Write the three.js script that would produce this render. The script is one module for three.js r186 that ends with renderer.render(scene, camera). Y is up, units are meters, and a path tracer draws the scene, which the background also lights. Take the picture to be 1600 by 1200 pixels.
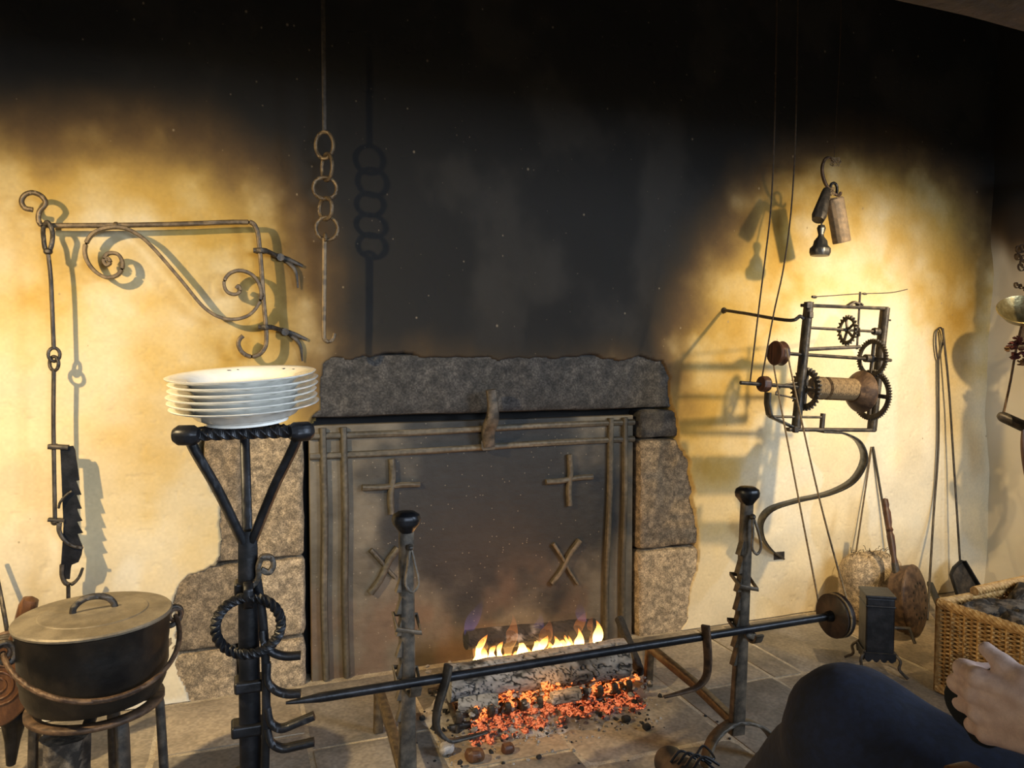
import * as THREE from 'three';
import { mergeGeometries, toCreasedNormals, mergeVertices } from 'three/addons/utils/BufferGeometryUtils.js';
import { RoundedBoxGeometry } from 'three/addons/geometries/RoundedBoxGeometry.js';
import { RectAreaLightUniformsLib } from 'three/addons/lights/RectAreaLightUniformsLib.js';

// ---------------------------------------------------------------- camera, lights, exposure
const scene = new THREE.Scene();
scene.name = 'old_kitchen_hearth';
const V = (x, y, z) => new THREE.Vector3(x, y, z);
const FOCAL = 1203;                                             // focal length for a 1600 x 1200 frame
const camera = new THREE.PerspectiveCamera(2 * Math.atan(600 / FOCAL) * 180 / Math.PI, 4 / 3, 0.02, 60);
camera.position.set(0, 1.0, 2.34);                              // the back wall is the plane z = 0
camera.rotation.order = 'YXZ';
camera.rotation.set(-2.6 * Math.PI / 180, -20 * Math.PI / 180, 0);
camera.updateMatrixWorld(true);
scene.add(camera);
const renderer = new THREE.WebGLRenderer({ antialias: true });
renderer.toneMapping = THREE.LinearToneMapping;
renderer.toneMappingExposure = 1.0;
renderer.shadowMap.enabled = true;
renderer.shadowMap.type = THREE.PCFSoftShadowMap;
RectAreaLightUniformsLib.init();
scene.background = new THREE.Color(0.55, 0.68, 0.9);            // pale sky outside the window

const LAMP_L = V(-1.0, 1.57, 1.17), LAMP_R = V(2.15, 1.53, 1.17);
function spot(pos, target, intensity, angle, penumbra, color) {
  const s = new THREE.SpotLight(color, intensity, 0, angle, penumbra, 2);
  s.position.copy(pos); s.target.position.copy(target); s.castShadow = true; s.shadow.mapSize.set(2048, 2048); s.shadow.radius = 1; s.shadow.bias = -0.0004;
  s.name = 'spot_lamp_light'; scene.add(s, s.target); s.target.name = 'spot_lamp_target';
  return s;
}
const WARM = new THREE.Color().setRGB(1.0, 0.745, 0.385);
const AIM_L = V(0.14, 0.10, 0), AIM_R = V(2.14, 0.80, 0);
spot(LAMP_L, AIM_L, 12.5, 0.97, 1.0, WARM);
spot(LAMP_R, AIM_R, 8.8, 0.74, 0.75, WARM);
const DAY = new THREE.Color().setRGB(0.68, 0.82, 1.0);
function windowLight(w, h, pos, to, i) { const l = new THREE.RectAreaLight(DAY, i, w, h); l.name = 'window_daylight'; l.position.copy(pos); l.lookAt(to); scene.add(l); }
windowLight(1.44, 1.04, V(1.0, 1.50, 5.18), V(1.0, 1.50, 0), 25);       // window behind the viewer
windowLight(1.0, 0.94, V(2.93, 1.75, 3.05), V(0, 1.75, 3.05), 40);      // window in the right wall, beyond the hood
function fireLight(x, y, z, i) {
  const p = new THREE.PointLight(new THREE.Color().setRGB(1, 0.46, 0.16), i, 0, 2);
  p.position.set(x, y, z); p.castShadow = true; p.shadow.radius = 3; p.shadow.bias = -0.001; p.name = 'fire_light'; scene.add(p);
}
fireLight(0.70, 0.30, 0.26, 0.075); fireLight(0.92, 0.30, 0.24, 0.075); fireLight(0.80, 0.09, 0.47, 0.03);

// ---------------------------------------------------------------- helpers
const rayTo = (px, py) => V((px - 800) / FOCAL, (600 - py) / FOCAL, -1).applyQuaternion(camera.quaternion);
const onPlane = (px, py, axis, value) => { const d = rayTo(px, py), t = (value - camera.position[axis]) / d[axis]; return camera.position.clone().addScaledVector(d, t); };
const at = (px, py, z = 0) => onPlane(px, py, 'z', z);          // surveyed point at a known distance z from the wall
const fl = (px, py, y = 0) => onPlane(px, py, 'y', y);          // surveyed point at a known height y
const atx = (px, py, x) => onPlane(px, py, 'x', x);

let seedState = 12345;
const srand = (s) => { seedState = s >>> 0; };
const rnd = () => { seedState = (seedState + 0x6d2b79f5) | 0; let t = Math.imul(seedState ^ (seedState >>> 15), 1 | seedState); t = (t + Math.imul(t ^ (t >>> 7), 61 | t)) ^ t; return ((t ^ (t >>> 14)) >>> 0) / 4294967296; };
const rr = (a, b) => a + (b - a) * rnd();
const clamp = (v, a = 0, b = 1) => Math.min(b, Math.max(a, v));
const sstep = (a, b, v) => { const t = clamp((v - a) / (b - a)); return t * t * (3 - 2 * t); };
const mix = (a, b, t) => a + (b - a) * t;
const mix3 = (a, b, t) => [mix(a[0], b[0], t), mix(a[1], b[1], t), mix(a[2], b[2], t)];
const hash3 = (x, y, z) => { let h = Math.imul(x, 374761393) + Math.imul(y, 668265263) + Math.imul(z, 1274126177); h = Math.imul(h ^ (h >>> 13), 1274126177); return ((h ^ (h >>> 16)) >>> 0) / 4294967296; };
function n3(x, y, z) {
  const X = Math.floor(x), Y = Math.floor(y), Z = Math.floor(z); let a = x - X, b = y - Y, c = z - Z;
  a = a * a * (3 - 2 * a); b = b * b * (3 - 2 * b); c = c * c * (3 - 2 * c);
  const L = (k) => mix(mix(hash3(X, Y, Z + k), hash3(X + 1, Y, Z + k), a), mix(hash3(X, Y + 1, Z + k), hash3(X + 1, Y + 1, Z + k), a), b);
  return mix(L(0), L(1), c);
}
function fb3(x, y, z, o = 4) { let s = 0, w = 0.5, t = 0; for (let i = 0; i < o; i++) { s += w * n3(x, y, z); t += w; x = x * 2.03 + 7.1; y = y * 2.03 + 3.3; z = z * 2.03 + 5.7; w *= 0.5; } return s / t; }
function n2(x, y, per, s) {                                     // tiling 2D value noise
  const X = Math.floor(x), Y = Math.floor(y); let a = x - X, b = y - Y; a = a * a * (3 - 2 * a); b = b * b * (3 - 2 * b);
  const m = (v) => ((v % per) + per) % per, x0 = m(X), x1 = m(X + 1), y0 = m(Y), y1 = m(Y + 1);
  return mix(mix(hash3(x0, y0, s), hash3(x1, y0, s), a), mix(hash3(x0, y1, s), hash3(x1, y1, s), a), b);
}
function fb2(u, v, per, s, o = 4) { let r = 0, w = 0.5, t = 0; for (let i = 0; i < o; i++) { r += w * n2(u * per, v * per, per, s + i * 17); t += w; per *= 2; w *= 0.55; } return r / t; }

function texture(w, h, fn, srgb = true, repeat = null) {        // fn(u, v) -> [r, g, b] in 0..1
  const d = new Uint8Array(w * h * 4);
  for (let j = 0, k = 0; j < h; j++) for (let i = 0; i < w; i++, k += 4) {
    const c = fn((i + 0.5) / w, (j + 0.5) / h);
    d[k] = clamp(c[0]) * 255; d[k + 1] = clamp(c[1]) * 255; d[k + 2] = clamp(c[2]) * 255; d[k + 3] = 255;
  }
  const t = new THREE.DataTexture(d, w, h); t.magFilter = THREE.LinearFilter; t.minFilter = THREE.LinearMipmapLinearFilter; t.generateMipmaps = true;
  t.wrapS = t.wrapT = repeat ? THREE.RepeatWrapping : THREE.ClampToEdgeWrapping;
  if (repeat) t.repeat.set(1 / repeat[0], 1 / repeat[1]);
  if (srgb) t.colorSpace = THREE.SRGBColorSpace; t.needsUpdate = true;
  return t;
}
const grey = (g) => [g, g, g];
const fineBump = texture(512, 512, (u, v) => grey(fb2(u, v, 12, 5, 6)), false, [0.25, 0.25]);
const coarseBump = texture(512, 512, (u, v) => grey(fb2(u, v, 6, 91, 7)), false, [0.6, 0.6]);

function mat(c1, c2, o = {}) {                                  // mottled two-tone procedural material (sRGB tones)
  const s = o.seed || 3, per = o.per || 7, con = o.contrast || 1.6;
  const map = texture(o.size || 256, o.size || 256, (u, v) => {
    let t = fb2(u * (o.stretchU || 1), v * (o.stretchV || 1), per, s, 5); t = clamp(0.5 + (t - 0.5) * con * 1.7);
    let c = mix3(c1, c2, t); const g = 1 + (n2(u * 128, v * 128, 128, s + 9) - 0.5) * (o.grain ?? 0.16);
    return c.map((x) => x * g);
  }, true, [o.tile || 0.3, o.tileV || o.tile || 0.3]);
  const M = o.physical ? THREE.MeshPhysicalMaterial : THREE.MeshStandardMaterial;
  const m = new M({ map, roughness: o.rough ?? 0.6, metalness: o.metal ?? 0 });
  if (o.bump !== 0) { m.bumpMap = o.coarse ? coarseBump : fineBump; m.bumpScale = o.bump ?? 0.0008; }
  if (o.physical) Object.assign(m, o.physical);
  return m;
}
// -------- materials
const M = {
  iron: mat([0.20, 0.185, 0.17], [0.34, 0.305, 0.265], { rough: 0.52, metal: 0.45, seed: 11, tile: 0.12, bump: 0.0012 }),
  rawIron: mat([0.24, 0.215, 0.185], [0.40, 0.355, 0.30], { rough: 0.55, metal: 0.3, seed: 13, tile: 0.12, bump: 0.0012 }),
  blackIron: mat([0.085, 0.09, 0.105], [0.16, 0.16, 0.175], { rough: 0.4, metal: 0.5, seed: 21, tile: 0.15, bump: 0.0008 }),
  rustIron: mat([0.23, 0.17, 0.13], [0.40, 0.31, 0.23], { rough: 0.6, metal: 0.3, seed: 31, tile: 0.1, bump: 0.001 }),
  brownIron: mat([0.30, 0.25, 0.19], [0.44, 0.37, 0.27], { rough: 0.5, metal: 0.4, seed: 37, tile: 0.1, bump: 0.001 }),
  lid: mat([0.42, 0.385, 0.33], [0.53, 0.49, 0.42], { rough: 0.55, metal: 0.35, seed: 41, tile: 0.25, bump: 0.0006, grain: 0.1 }),
  pot: mat([0.07, 0.068, 0.07], [0.16, 0.14, 0.12], { rough: 0.45, metal: 0.4, seed: 43, tile: 0.3, bump: 0.001 }),
  steel: mat([0.27, 0.27, 0.27], [0.37, 0.36, 0.34], { rough: 0.38, metal: 0.75, seed: 47, tile: 0.1, bump: 0.0005 }),
  brass: mat([0.62, 0.56, 0.40], [0.78, 0.72, 0.54], { rough: 0.3, metal: 0.85, seed: 51, tile: 0.1, bump: 0.0012 }),
  rope: mat([0.40, 0.33, 0.24], [0.56, 0.47, 0.34], { rough: 0.95, seed: 53, tile: 0.03, bump: 0.001 }),
  darkRope: mat([0.20, 0.15, 0.11], [0.30, 0.24, 0.17], { rough: 0.95, seed: 54, tile: 0.03, bump: 0.001 }),
  wood: mat([0.29, 0.18, 0.105], [0.42, 0.275, 0.16], { rough: 0.45, seed: 57, tile: 0.2, per: 4, stretchU: 4, bump: 0.0006 }),
  darkWood: mat([0.20, 0.12, 0.08], [0.32, 0.19, 0.12], { rough: 0.5, seed: 59, tile: 0.2, per: 4, stretchU: 4, bump: 0.0006 }),
  beam: mat([0.17, 0.12, 0.10], [0.29, 0.21, 0.17], { rough: 0.75, seed: 61, tile: 0.9, tileV: 0.2, per: 5, bump: 0.003, size: 512 }),
  paleWood: mat([0.42, 0.36, 0.29], [0.57, 0.48, 0.37], { rough: 0.7, seed: 63, tile: 0.15, bump: 0.0006 }),
  china: mat([0.90, 0.89, 0.86], [0.94, 0.93, 0.90], { rough: 0.18, seed: 67, tile: 0.2, bump: 0, grain: 0.02, physical: { clearcoat: 0.6, clearcoatRoughness: 0.1 } }),
  wicker: mat([0.62, 0.46, 0.25], [0.80, 0.64, 0.40], { rough: 0.6, seed: 71, tile: 0.06, bump: 0.0006 }),
  peat: mat([0.15, 0.13, 0.11], [0.43, 0.38, 0.32], { rough: 0.95, seed: 73, tile: 0.12, bump: 0.008, coarse: true, contrast: 2 }),
  bark: mat([0.16, 0.14, 0.12], [0.42, 0.38, 0.33], { rough: 0.95, seed: 77, tile: 0.15, bump: 0.005, contrast: 2 }),
  leather: mat([0.10, 0.07, 0.05], [0.17, 0.11, 0.08], { rough: 0.5, seed: 79, tile: 0.1 }),
  floorStone: [[0.52, 0.48, 0.42], [0.55, 0.49, 0.41], [0.48, 0.45, 0.41], [0.57, 0.52, 0.45]].map((c, i) => mat(c.map((x) => x * 0.86), c.map((x) => x * 1.14), { rough: 0.75, seed: 83 + i * 7, tile: 0.8, per: 5, size: 512, bump: 0.004, coarse: true, contrast: 1.9, grain: 0.22 })),
  mortar: mat([0.60, 0.55, 0.47], [0.72, 0.67, 0.58], { rough: 0.95, seed: 113, tile: 0.3, bump: 0.003, grain: 0.25 }),
  jambStone: [[0.55, 0.48, 0.38], [0.60, 0.53, 0.43], [0.47, 0.41, 0.33]].map((c, i) => mat(c.map((x) => x * 0.80), c.map((x) => x * 1.18), { rough: 0.95, seed: 121 + i * 5, tile: 0.3, per: 22, size: 512, bump: 0.009, coarse: true, contrast: 1.25, grain: 0.5 })),
  lintel: mat([0.17, 0.165, 0.16], [0.29, 0.275, 0.26], { rough: 0.9, seed: 139, tile: 0.5, per: 22, size: 512, bump: 0.006, coarse: true, contrast: 1.2, grain: 0.6 }),
  sootStone: mat([0.17, 0.16, 0.15], [0.33, 0.305, 0.275], { rough: 0.9, seed: 137, tile: 0.4, per: 12, size: 512, bump: 0.008, coarse: true, contrast: 1.5, grain: 0.5 }),
  soot: mat([0.045, 0.045, 0.05], [0.10, 0.095, 0.095], { rough: 0.95, seed: 141, tile: 0.8, bump: 0.004, coarse: true }),
  roomWall: mat([0.62, 0.57, 0.49], [0.72, 0.68, 0.60], { rough: 0.95, seed: 147, tile: 1.2, bump: 0.003, coarse: true }),
};

// -------- geometry helpers
function fin(g, crease = 0.9) {
  if (!g.attributes.uv) g.setAttribute('uv', new THREE.BufferAttribute(new Float32Array(g.attributes.position.count * 2), 2));
  for (const k of Object.keys(g.attributes)) if (!['position', 'normal', 'uv', 'color'].includes(k)) g.deleteAttribute(k);
  if (crease === null) { if (!g.attributes.normal) g.computeVertexNormals(); return g.index ? g.toNonIndexed() : g; }
  return toCreasedNormals(g, crease);
}
const circ = (r, n = 10, ry = r) => Array.from({ length: n }, (_, i) => [Math.cos(i / n * 2 * Math.PI) * r, Math.sin(i / n * 2 * Math.PI) * ry]);
const rect = (w, h, b = 0.15) => { const x = w / 2, y = h / 2, c = Math.min(x, y) * b * 2; return [[x, -y + c], [x, y - c], [x - c, y], [-x + c, y], [-x, y - c], [-x, -y + c], [-x + c, -y], [x - c, -y]]; };
function sweep(pts, prof, o = {}) {
  let P = pts;
  if (o.smooth) { const c = new THREE.CatmullRomCurve3(pts, !!o.closed, 'centripetal'); P = c.getPoints(o.smooth); if (o.closed) P.pop(); }
  const n = P.length, m = prof.length, closed = !!o.closed, pos = [], idx = [];
  const T = P.map((p, i) => { const a = P[closed ? (i + n - 1) % n : Math.max(0, i - 1)], b = P[closed ? (i + 1) % n : Math.min(n - 1, i + 1)]; return b.clone().sub(a).normalize(); });
  let W = null;
  for (let i = 0; i < n; i++) {
    let w;
    if (o.w) w = (typeof o.w === 'function' ? o.w(i / (n - 1)) : o.w).clone();
    else if (!W) { w = Math.abs(T[i].y) < 0.9 ? V(0, 1, 0) : V(1, 0, 0); }
    else w = W.clone();
    w.addScaledVector(T[i], -w.dot(T[i])).normalize(); W = w;
    const N = T[i].clone().cross(w), t = i / Math.max(1, n - 1), s = o.scale ? o.scale(t) : 1, tw = (o.twist || 0) * t, c = Math.cos(tw), si = Math.sin(tw);
    const su = Array.isArray(s) ? s[0] : s, sv = Array.isArray(s) ? s[1] : s;
    for (const [u0, v0] of prof) { const u = u0 * su, v = v0 * sv, a = u * c - v * si, b = u * si + v * c; const q = P[i].clone().addScaledVector(w, a).addScaledVector(N, b); pos.push(q.x, q.y, q.z); }
  }
  const rings = closed ? n : n - 1;
  for (let i = 0; i < rings; i++) for (let j = 0; j < m; j++) {
    const a = i * m + j, b = i * m + (j + 1) % m, c = ((i + 1) % n) * m + (j + 1) % m, d = ((i + 1) % n) * m + j;
    idx.push(a, b, c, a, c, d);
  }
  if (!closed) for (let j = 1; j < m - 1; j++) { idx.push(0, j + 1, j); const e = (n - 1) * m; idx.push(e, e + j, e + j + 1); }
  const g = new THREE.BufferGeometry(); g.setAttribute('position', new THREE.Float32BufferAttribute(pos, 3)); g.setIndex(idx);
  return fin(g, o.crease ?? 0.9);
}
const rod = (a, b, r, n = 8, r2 = r) => sweep([a, b], circ(r, n), { scale: (t) => mix(1, r2 / r, t) });
const bar = (a, b, w, h, wd) => sweep([a, b], rect(w, h), { w: wd });
const pathRod = (pts, r, smooth = 40, o = {}) => sweep(pts, circ(r, o.n || 8), { smooth, ...o });
const lathe = (prof, seg = 32, crease = 0.7) => fin(mergeVertices(new THREE.LatheGeometry(prof.map(([x, y]) => new THREE.Vector2(Math.max(x, 1e-5), y)), seg), 1e-6), crease);
const rbox = (w, h, d, r = 0.003, s = 2) => fin(new RoundedBoxGeometry(w, h, d, s, Math.min(r, w / 2.01, h / 2.01, d / 2.01)), null);
const ball = (r, sx = 1, sy = 1, sz = 1, n = 14) => { const g = new THREE.SphereGeometry(r, n, Math.round(n * 0.7)); g.scale(sx, sy, sz); return fin(g, 1.2); };
const ringGeo = (R, r, n = 28, m = 8) => fin(new THREE.TorusGeometry(R, r, m, n), 1.2);
function plate2d(pts, depth, bevel = 0.001, holes = []) {       // extruded outline in the local xy plane, centred in z
  const s = new THREE.Shape(pts.map(([x, y]) => new THREE.Vector2(x, y)));
  for (const h of holes) s.holes.push(new THREE.Path(h.map(([x, y]) => new THREE.Vector2(x, y))));
  const g = new THREE.ExtrudeGeometry(s, { depth: depth - 2 * bevel, bevelEnabled: bevel > 0, bevelThickness: bevel, bevelSize: bevel, bevelOffset: -bevel, bevelSegments: 1, steps: 1 });
  g.translate(0, 0, -depth / 2 + bevel); return fin(g, 0.5);
}
const move = (g, x, y, z) => { g.translate(x, y, z); return g; };
const aim = (g, dir, p) => { g.applyQuaternion(new THREE.Quaternion().setFromUnitVectors(V(0, 1, 0), dir.clone().normalize())); g.translate(p.x, p.y, p.z); return g; };   // +y of g to dir
function boxUV(g) {
  const p = g.attributes.position, nn = g.attributes.normal, uv = new Float32Array(p.count * 2);
  for (let i = 0; i < p.count; i += 3) {
    let ax = 0, ay = 0, az = 0; for (let k = 0; k < 3; k++) { ax += nn.getX(i + k); ay += nn.getY(i + k); az += nn.getZ(i + k); }
    ax = Math.abs(ax); ay = Math.abs(ay); az = Math.abs(az);
    for (let k = 0; k < 3; k++) { const j = i + k, x = p.getX(j), y = p.getY(j), z = p.getZ(j); uv[j * 2] = ax > ay && ax > az ? z + 0.37 : x; uv[j * 2 + 1] = ay >= ax && ay >= az ? z : y; }
  }
  g.setAttribute('uv', new THREE.BufferAttribute(uv, 2)); return g;
}
const baseOf = new Map(), names = new Map();
function numbered(n) { const k = names.get(n) || 0; names.set(n, k + 1); return k ? `${n}_${String(k).padStart(3, '0')}` : n; }
function part(name, geos, material, parent, o = {}) {           // one mesh from one or more geometries; parent keeps its own origin
  const list = (Array.isArray(geos) ? geos : [geos]).filter(Boolean), col = list.some((g) => g.attributes.color);
  if (!o.keepUV) list.forEach(boxUV);
  if (!col) list.forEach((g) => g.deleteAttribute('color'));
  const g = list.length > 1 ? mergeGeometries(list, false) : list[0];
  const b = baseOf.get(parent); if (b) g.translate(-b.x, -b.y, -b.z);
  const mesh = new THREE.Mesh(g, material); mesh.name = name; mesh.castShadow = mesh.receiveShadow = true; parent.add(mesh);
  if (b) baseOf.set(mesh, b); if (o.label) mesh.userData.label = o.label; if (o.kind) mesh.userData.kind = o.kind;
  return mesh;
}
function thing(name, label, category, base, group, kind) {      // world-built things: base is subtracted from every part
  const g = new THREE.Group(); g.name = numbered(name); g.position.copy(base); scene.add(g); baseOf.set(g, base.clone());
  g.userData = { label, category }; if (group) g.userData.group = group; if (kind) g.userData.kind = kind; return g;
}
function local(name, label, category, pos, turn = 0, group) {   // locally built things
  const g = new THREE.Group(); g.name = numbered(name); g.position.copy(pos); g.rotation.y = turn; scene.add(g);
  g.userData = { label, category }; if (group) g.userData.group = group; return g;
}
function single(name, geos, material, label, category, base, group, o = {}) {   // a thing that is one mesh
  const list = Array.isArray(geos) ? geos : [geos]; if (!o.keepUV) list.forEach(boxUV);
  const g = list.length > 1 ? mergeGeometries(list, false) : list[0]; g.translate(-base.x, -base.y, -base.z);
  const m = new THREE.Mesh(g, material); m.name = numbered(name); m.position.copy(base); m.castShadow = m.receiveShadow = true;
  m.userData = { label, category }; if (group) m.userData.group = group; if (o.kind) m.userData.kind = o.kind; scene.add(m); return m;
}
function struct(name, geos, material, o = {}) {
  const list = Array.isArray(geos) ? geos : [geos]; if (!o.keepUV) list.forEach(boxUV);
  const m = new THREE.Mesh(list.length > 1 ? mergeGeometries(list, false) : list[0], material); m.name = name; m.castShadow = m.receiveShadow = true;
  m.userData.kind = 'structure'; if (o.label) m.userData.label = o.label; scene.add(m); return m;
}
const slab = (x0, x1, y0, y1, z0, z1) => { const g = new THREE.BoxGeometry(x1 - x0, y1 - y0, z1 - z0); g.translate((x0 + x1) / 2, (y0 + y1) / 2, (z0 + z1) / 2); return fin(g, 0.5); };
function rough(w, h, d, nx, ny, nz, amp, freq, round, seed) {   // stone block: box with rounded worn edges and uneven faces
  let g = new THREE.BoxGeometry(w, h, d, nx, ny, nz); g.deleteAttribute('uv'); g.deleteAttribute('normal'); g = mergeVertices(g, 1e-5);
  const p = g.attributes.position, r = Math.min(round, w / 2, h / 2, d / 2);
  for (let i = 0; i < p.count; i++) {
    let x = p.getX(i), y = p.getY(i), z = p.getZ(i);
    const cx = clamp(x, -w / 2 + r, w / 2 - r), cy = clamp(y, -h / 2 + r, h / 2 - r), cz = clamp(z, -d / 2 + r, d / 2 - r), dx = x - cx, dy = y - cy, dz = z - cz, l = Math.hypot(dx, dy, dz);
    if (l > 1e-9) { const k = r / l * Math.min(1, 1); x = cx + dx * k; y = cy + dy * k; z = cz + dz * k; }
    const q = (s) => (fb3(x * freq + s + seed * 3.1, y * freq + s, z * freq + seed, 3) - 0.5) * 2 * amp;
    p.setXYZ(i, x + q(1.3) * 0.6, y + q(17.1) * 0.6, z + q(31.7));
  }
  return fin(g, 0.7);
}
// ================================================================ THE SETTING
const WX0 = -1.5, WX1 = 2.97, WTOP = 2.6, WLEN = WX1 - WX0;
const sootAndPoolLine = [[-1.5, 1.53], [-0.9, 1.56], [-0.552, 1.56], [-0.332, 1.575], [-0.094, 1.57], [0.06, 1.50], [0.17, 1.40], [0.225, 1.22], [0.24, 1.05], [0.245, 0.90], [1.43, 0.90], [1.44, 1.12], [1.54, 1.34], [1.69, 1.53], [1.86, 1.68], [2.13, 1.78], [2.45, 1.79], [2.72, 1.71], [2.88, 1.58], [2.97, 1.40]];  // outline of the soot over the hearth and of the lamp pool tops beside it
function sootAndPoolDepth(x, y) {                                      // + inside the sooted and lamp-dimmed part of the plaster, metres from its outline
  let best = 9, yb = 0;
  for (let i = 0; i + 1 < sootAndPoolLine.length; i++) {
    const [ax, ay] = sootAndPoolLine[i], [bx, by] = sootAndPoolLine[i + 1], ux = bx - ax, uy = by - ay, t = clamp(((x - ax) * ux + (y - ay) * uy) / (ux * ux + uy * uy));
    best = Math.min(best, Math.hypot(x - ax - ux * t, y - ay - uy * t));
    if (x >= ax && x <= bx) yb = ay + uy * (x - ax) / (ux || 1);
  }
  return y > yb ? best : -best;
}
// where the plaster has come away and the stones of the opening show
const bare = [[503, 566], [520, 557], [640, 556], [800, 561], [930, 558], [1030, 566], [1043, 590], [1046, 630], [1057, 655], [1055, 690], [1068, 716], [1076, 760], [1079, 800], [1086, 850], [1083, 890], [1075, 930], [1072, 965], [1050, 1004], [1045, 1060], [330, 1190], [318, 1108], [297, 1088], [287, 1051], [280, 1022], [275, 990], [272, 948], [281, 916], [293, 899], [336, 886], [344, 868], [341, 830], [344, 806], [336, 772], [326, 742], [320, 722], [309, 700], [330, 678], [420, 668], [478, 660], [497, 640], [500, 600]].map(([x, y]) => { const p = at(x, y, 0); return [p.x, p.y]; });
function bareDepth(x, y) {
  let best = 9, inside = false;
  for (let i = 0, j = bare.length - 1; i < bare.length; j = i++) {
    const [ax, ay] = bare[j], [bx, by] = bare[i], ux = bx - ax, uy = by - ay, t = clamp(((x - ax) * ux + (y - ay) * uy) / (ux * ux + uy * uy));
    best = Math.min(best, Math.hypot(x - ax - ux * t, y - ay - uy * t));
    if ((ay > y) !== (by > y) && x < ax + (y - ay) / (by - ay) * ux) inside = !inside;
  }
  return inside ? best : -best;
}
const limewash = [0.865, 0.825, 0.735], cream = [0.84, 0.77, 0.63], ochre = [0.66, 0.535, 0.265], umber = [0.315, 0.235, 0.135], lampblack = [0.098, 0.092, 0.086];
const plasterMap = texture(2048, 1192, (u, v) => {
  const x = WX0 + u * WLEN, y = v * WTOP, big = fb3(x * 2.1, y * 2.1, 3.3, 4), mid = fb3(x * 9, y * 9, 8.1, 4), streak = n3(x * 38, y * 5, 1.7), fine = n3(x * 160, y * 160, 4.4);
  const d = sootAndPoolDepth(x, y) + (big - 0.5) * 0.16 + (mid - 0.5) * 0.10 + (streak - 0.5) * 0.02;
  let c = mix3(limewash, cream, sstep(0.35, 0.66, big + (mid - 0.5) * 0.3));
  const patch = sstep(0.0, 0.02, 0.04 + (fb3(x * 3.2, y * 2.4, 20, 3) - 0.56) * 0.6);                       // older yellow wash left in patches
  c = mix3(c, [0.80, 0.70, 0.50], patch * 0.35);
  c = mix3(c, ochre, clamp(sstep(-0.72, -0.08, d + (mid - 0.5) * 0.22) * (0.9 + (mid - 0.5) * 1.2)));  // smoke stain, with the fall-off of the lamp pools painted into the same fade
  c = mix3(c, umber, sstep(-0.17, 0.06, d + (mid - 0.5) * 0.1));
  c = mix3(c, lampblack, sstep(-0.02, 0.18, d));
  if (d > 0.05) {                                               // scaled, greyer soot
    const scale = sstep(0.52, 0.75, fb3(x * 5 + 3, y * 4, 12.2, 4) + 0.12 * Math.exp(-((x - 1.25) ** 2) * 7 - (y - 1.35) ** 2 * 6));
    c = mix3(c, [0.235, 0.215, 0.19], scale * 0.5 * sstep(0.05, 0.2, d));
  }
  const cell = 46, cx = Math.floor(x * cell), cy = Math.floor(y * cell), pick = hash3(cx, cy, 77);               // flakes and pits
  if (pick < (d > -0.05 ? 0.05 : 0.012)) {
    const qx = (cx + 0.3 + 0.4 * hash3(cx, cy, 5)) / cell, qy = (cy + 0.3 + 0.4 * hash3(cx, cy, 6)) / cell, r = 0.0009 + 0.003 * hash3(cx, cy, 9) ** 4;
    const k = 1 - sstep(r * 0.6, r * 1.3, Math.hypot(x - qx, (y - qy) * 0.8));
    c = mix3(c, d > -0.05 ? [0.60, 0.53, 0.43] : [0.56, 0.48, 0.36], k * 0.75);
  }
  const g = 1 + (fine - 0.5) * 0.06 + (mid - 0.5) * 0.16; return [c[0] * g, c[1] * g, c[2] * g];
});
const plasterBump = texture(1024, 596, (u, v) => { const x = u * WLEN, y = v * WTOP; return grey(clamp(0.5 + (fb3(x * 6, y * 6, 2, 6) - 0.5) * 1.4 + (n3(x * 60, y * 60, 3) > 0.86 ? -0.12 : 0))); }, false);
const plasterMat = new THREE.MeshStandardMaterial({ map: plasterMap, roughness: 0.93, bumpMap: plasterBump, bumpScale: 0.008 });

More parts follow.
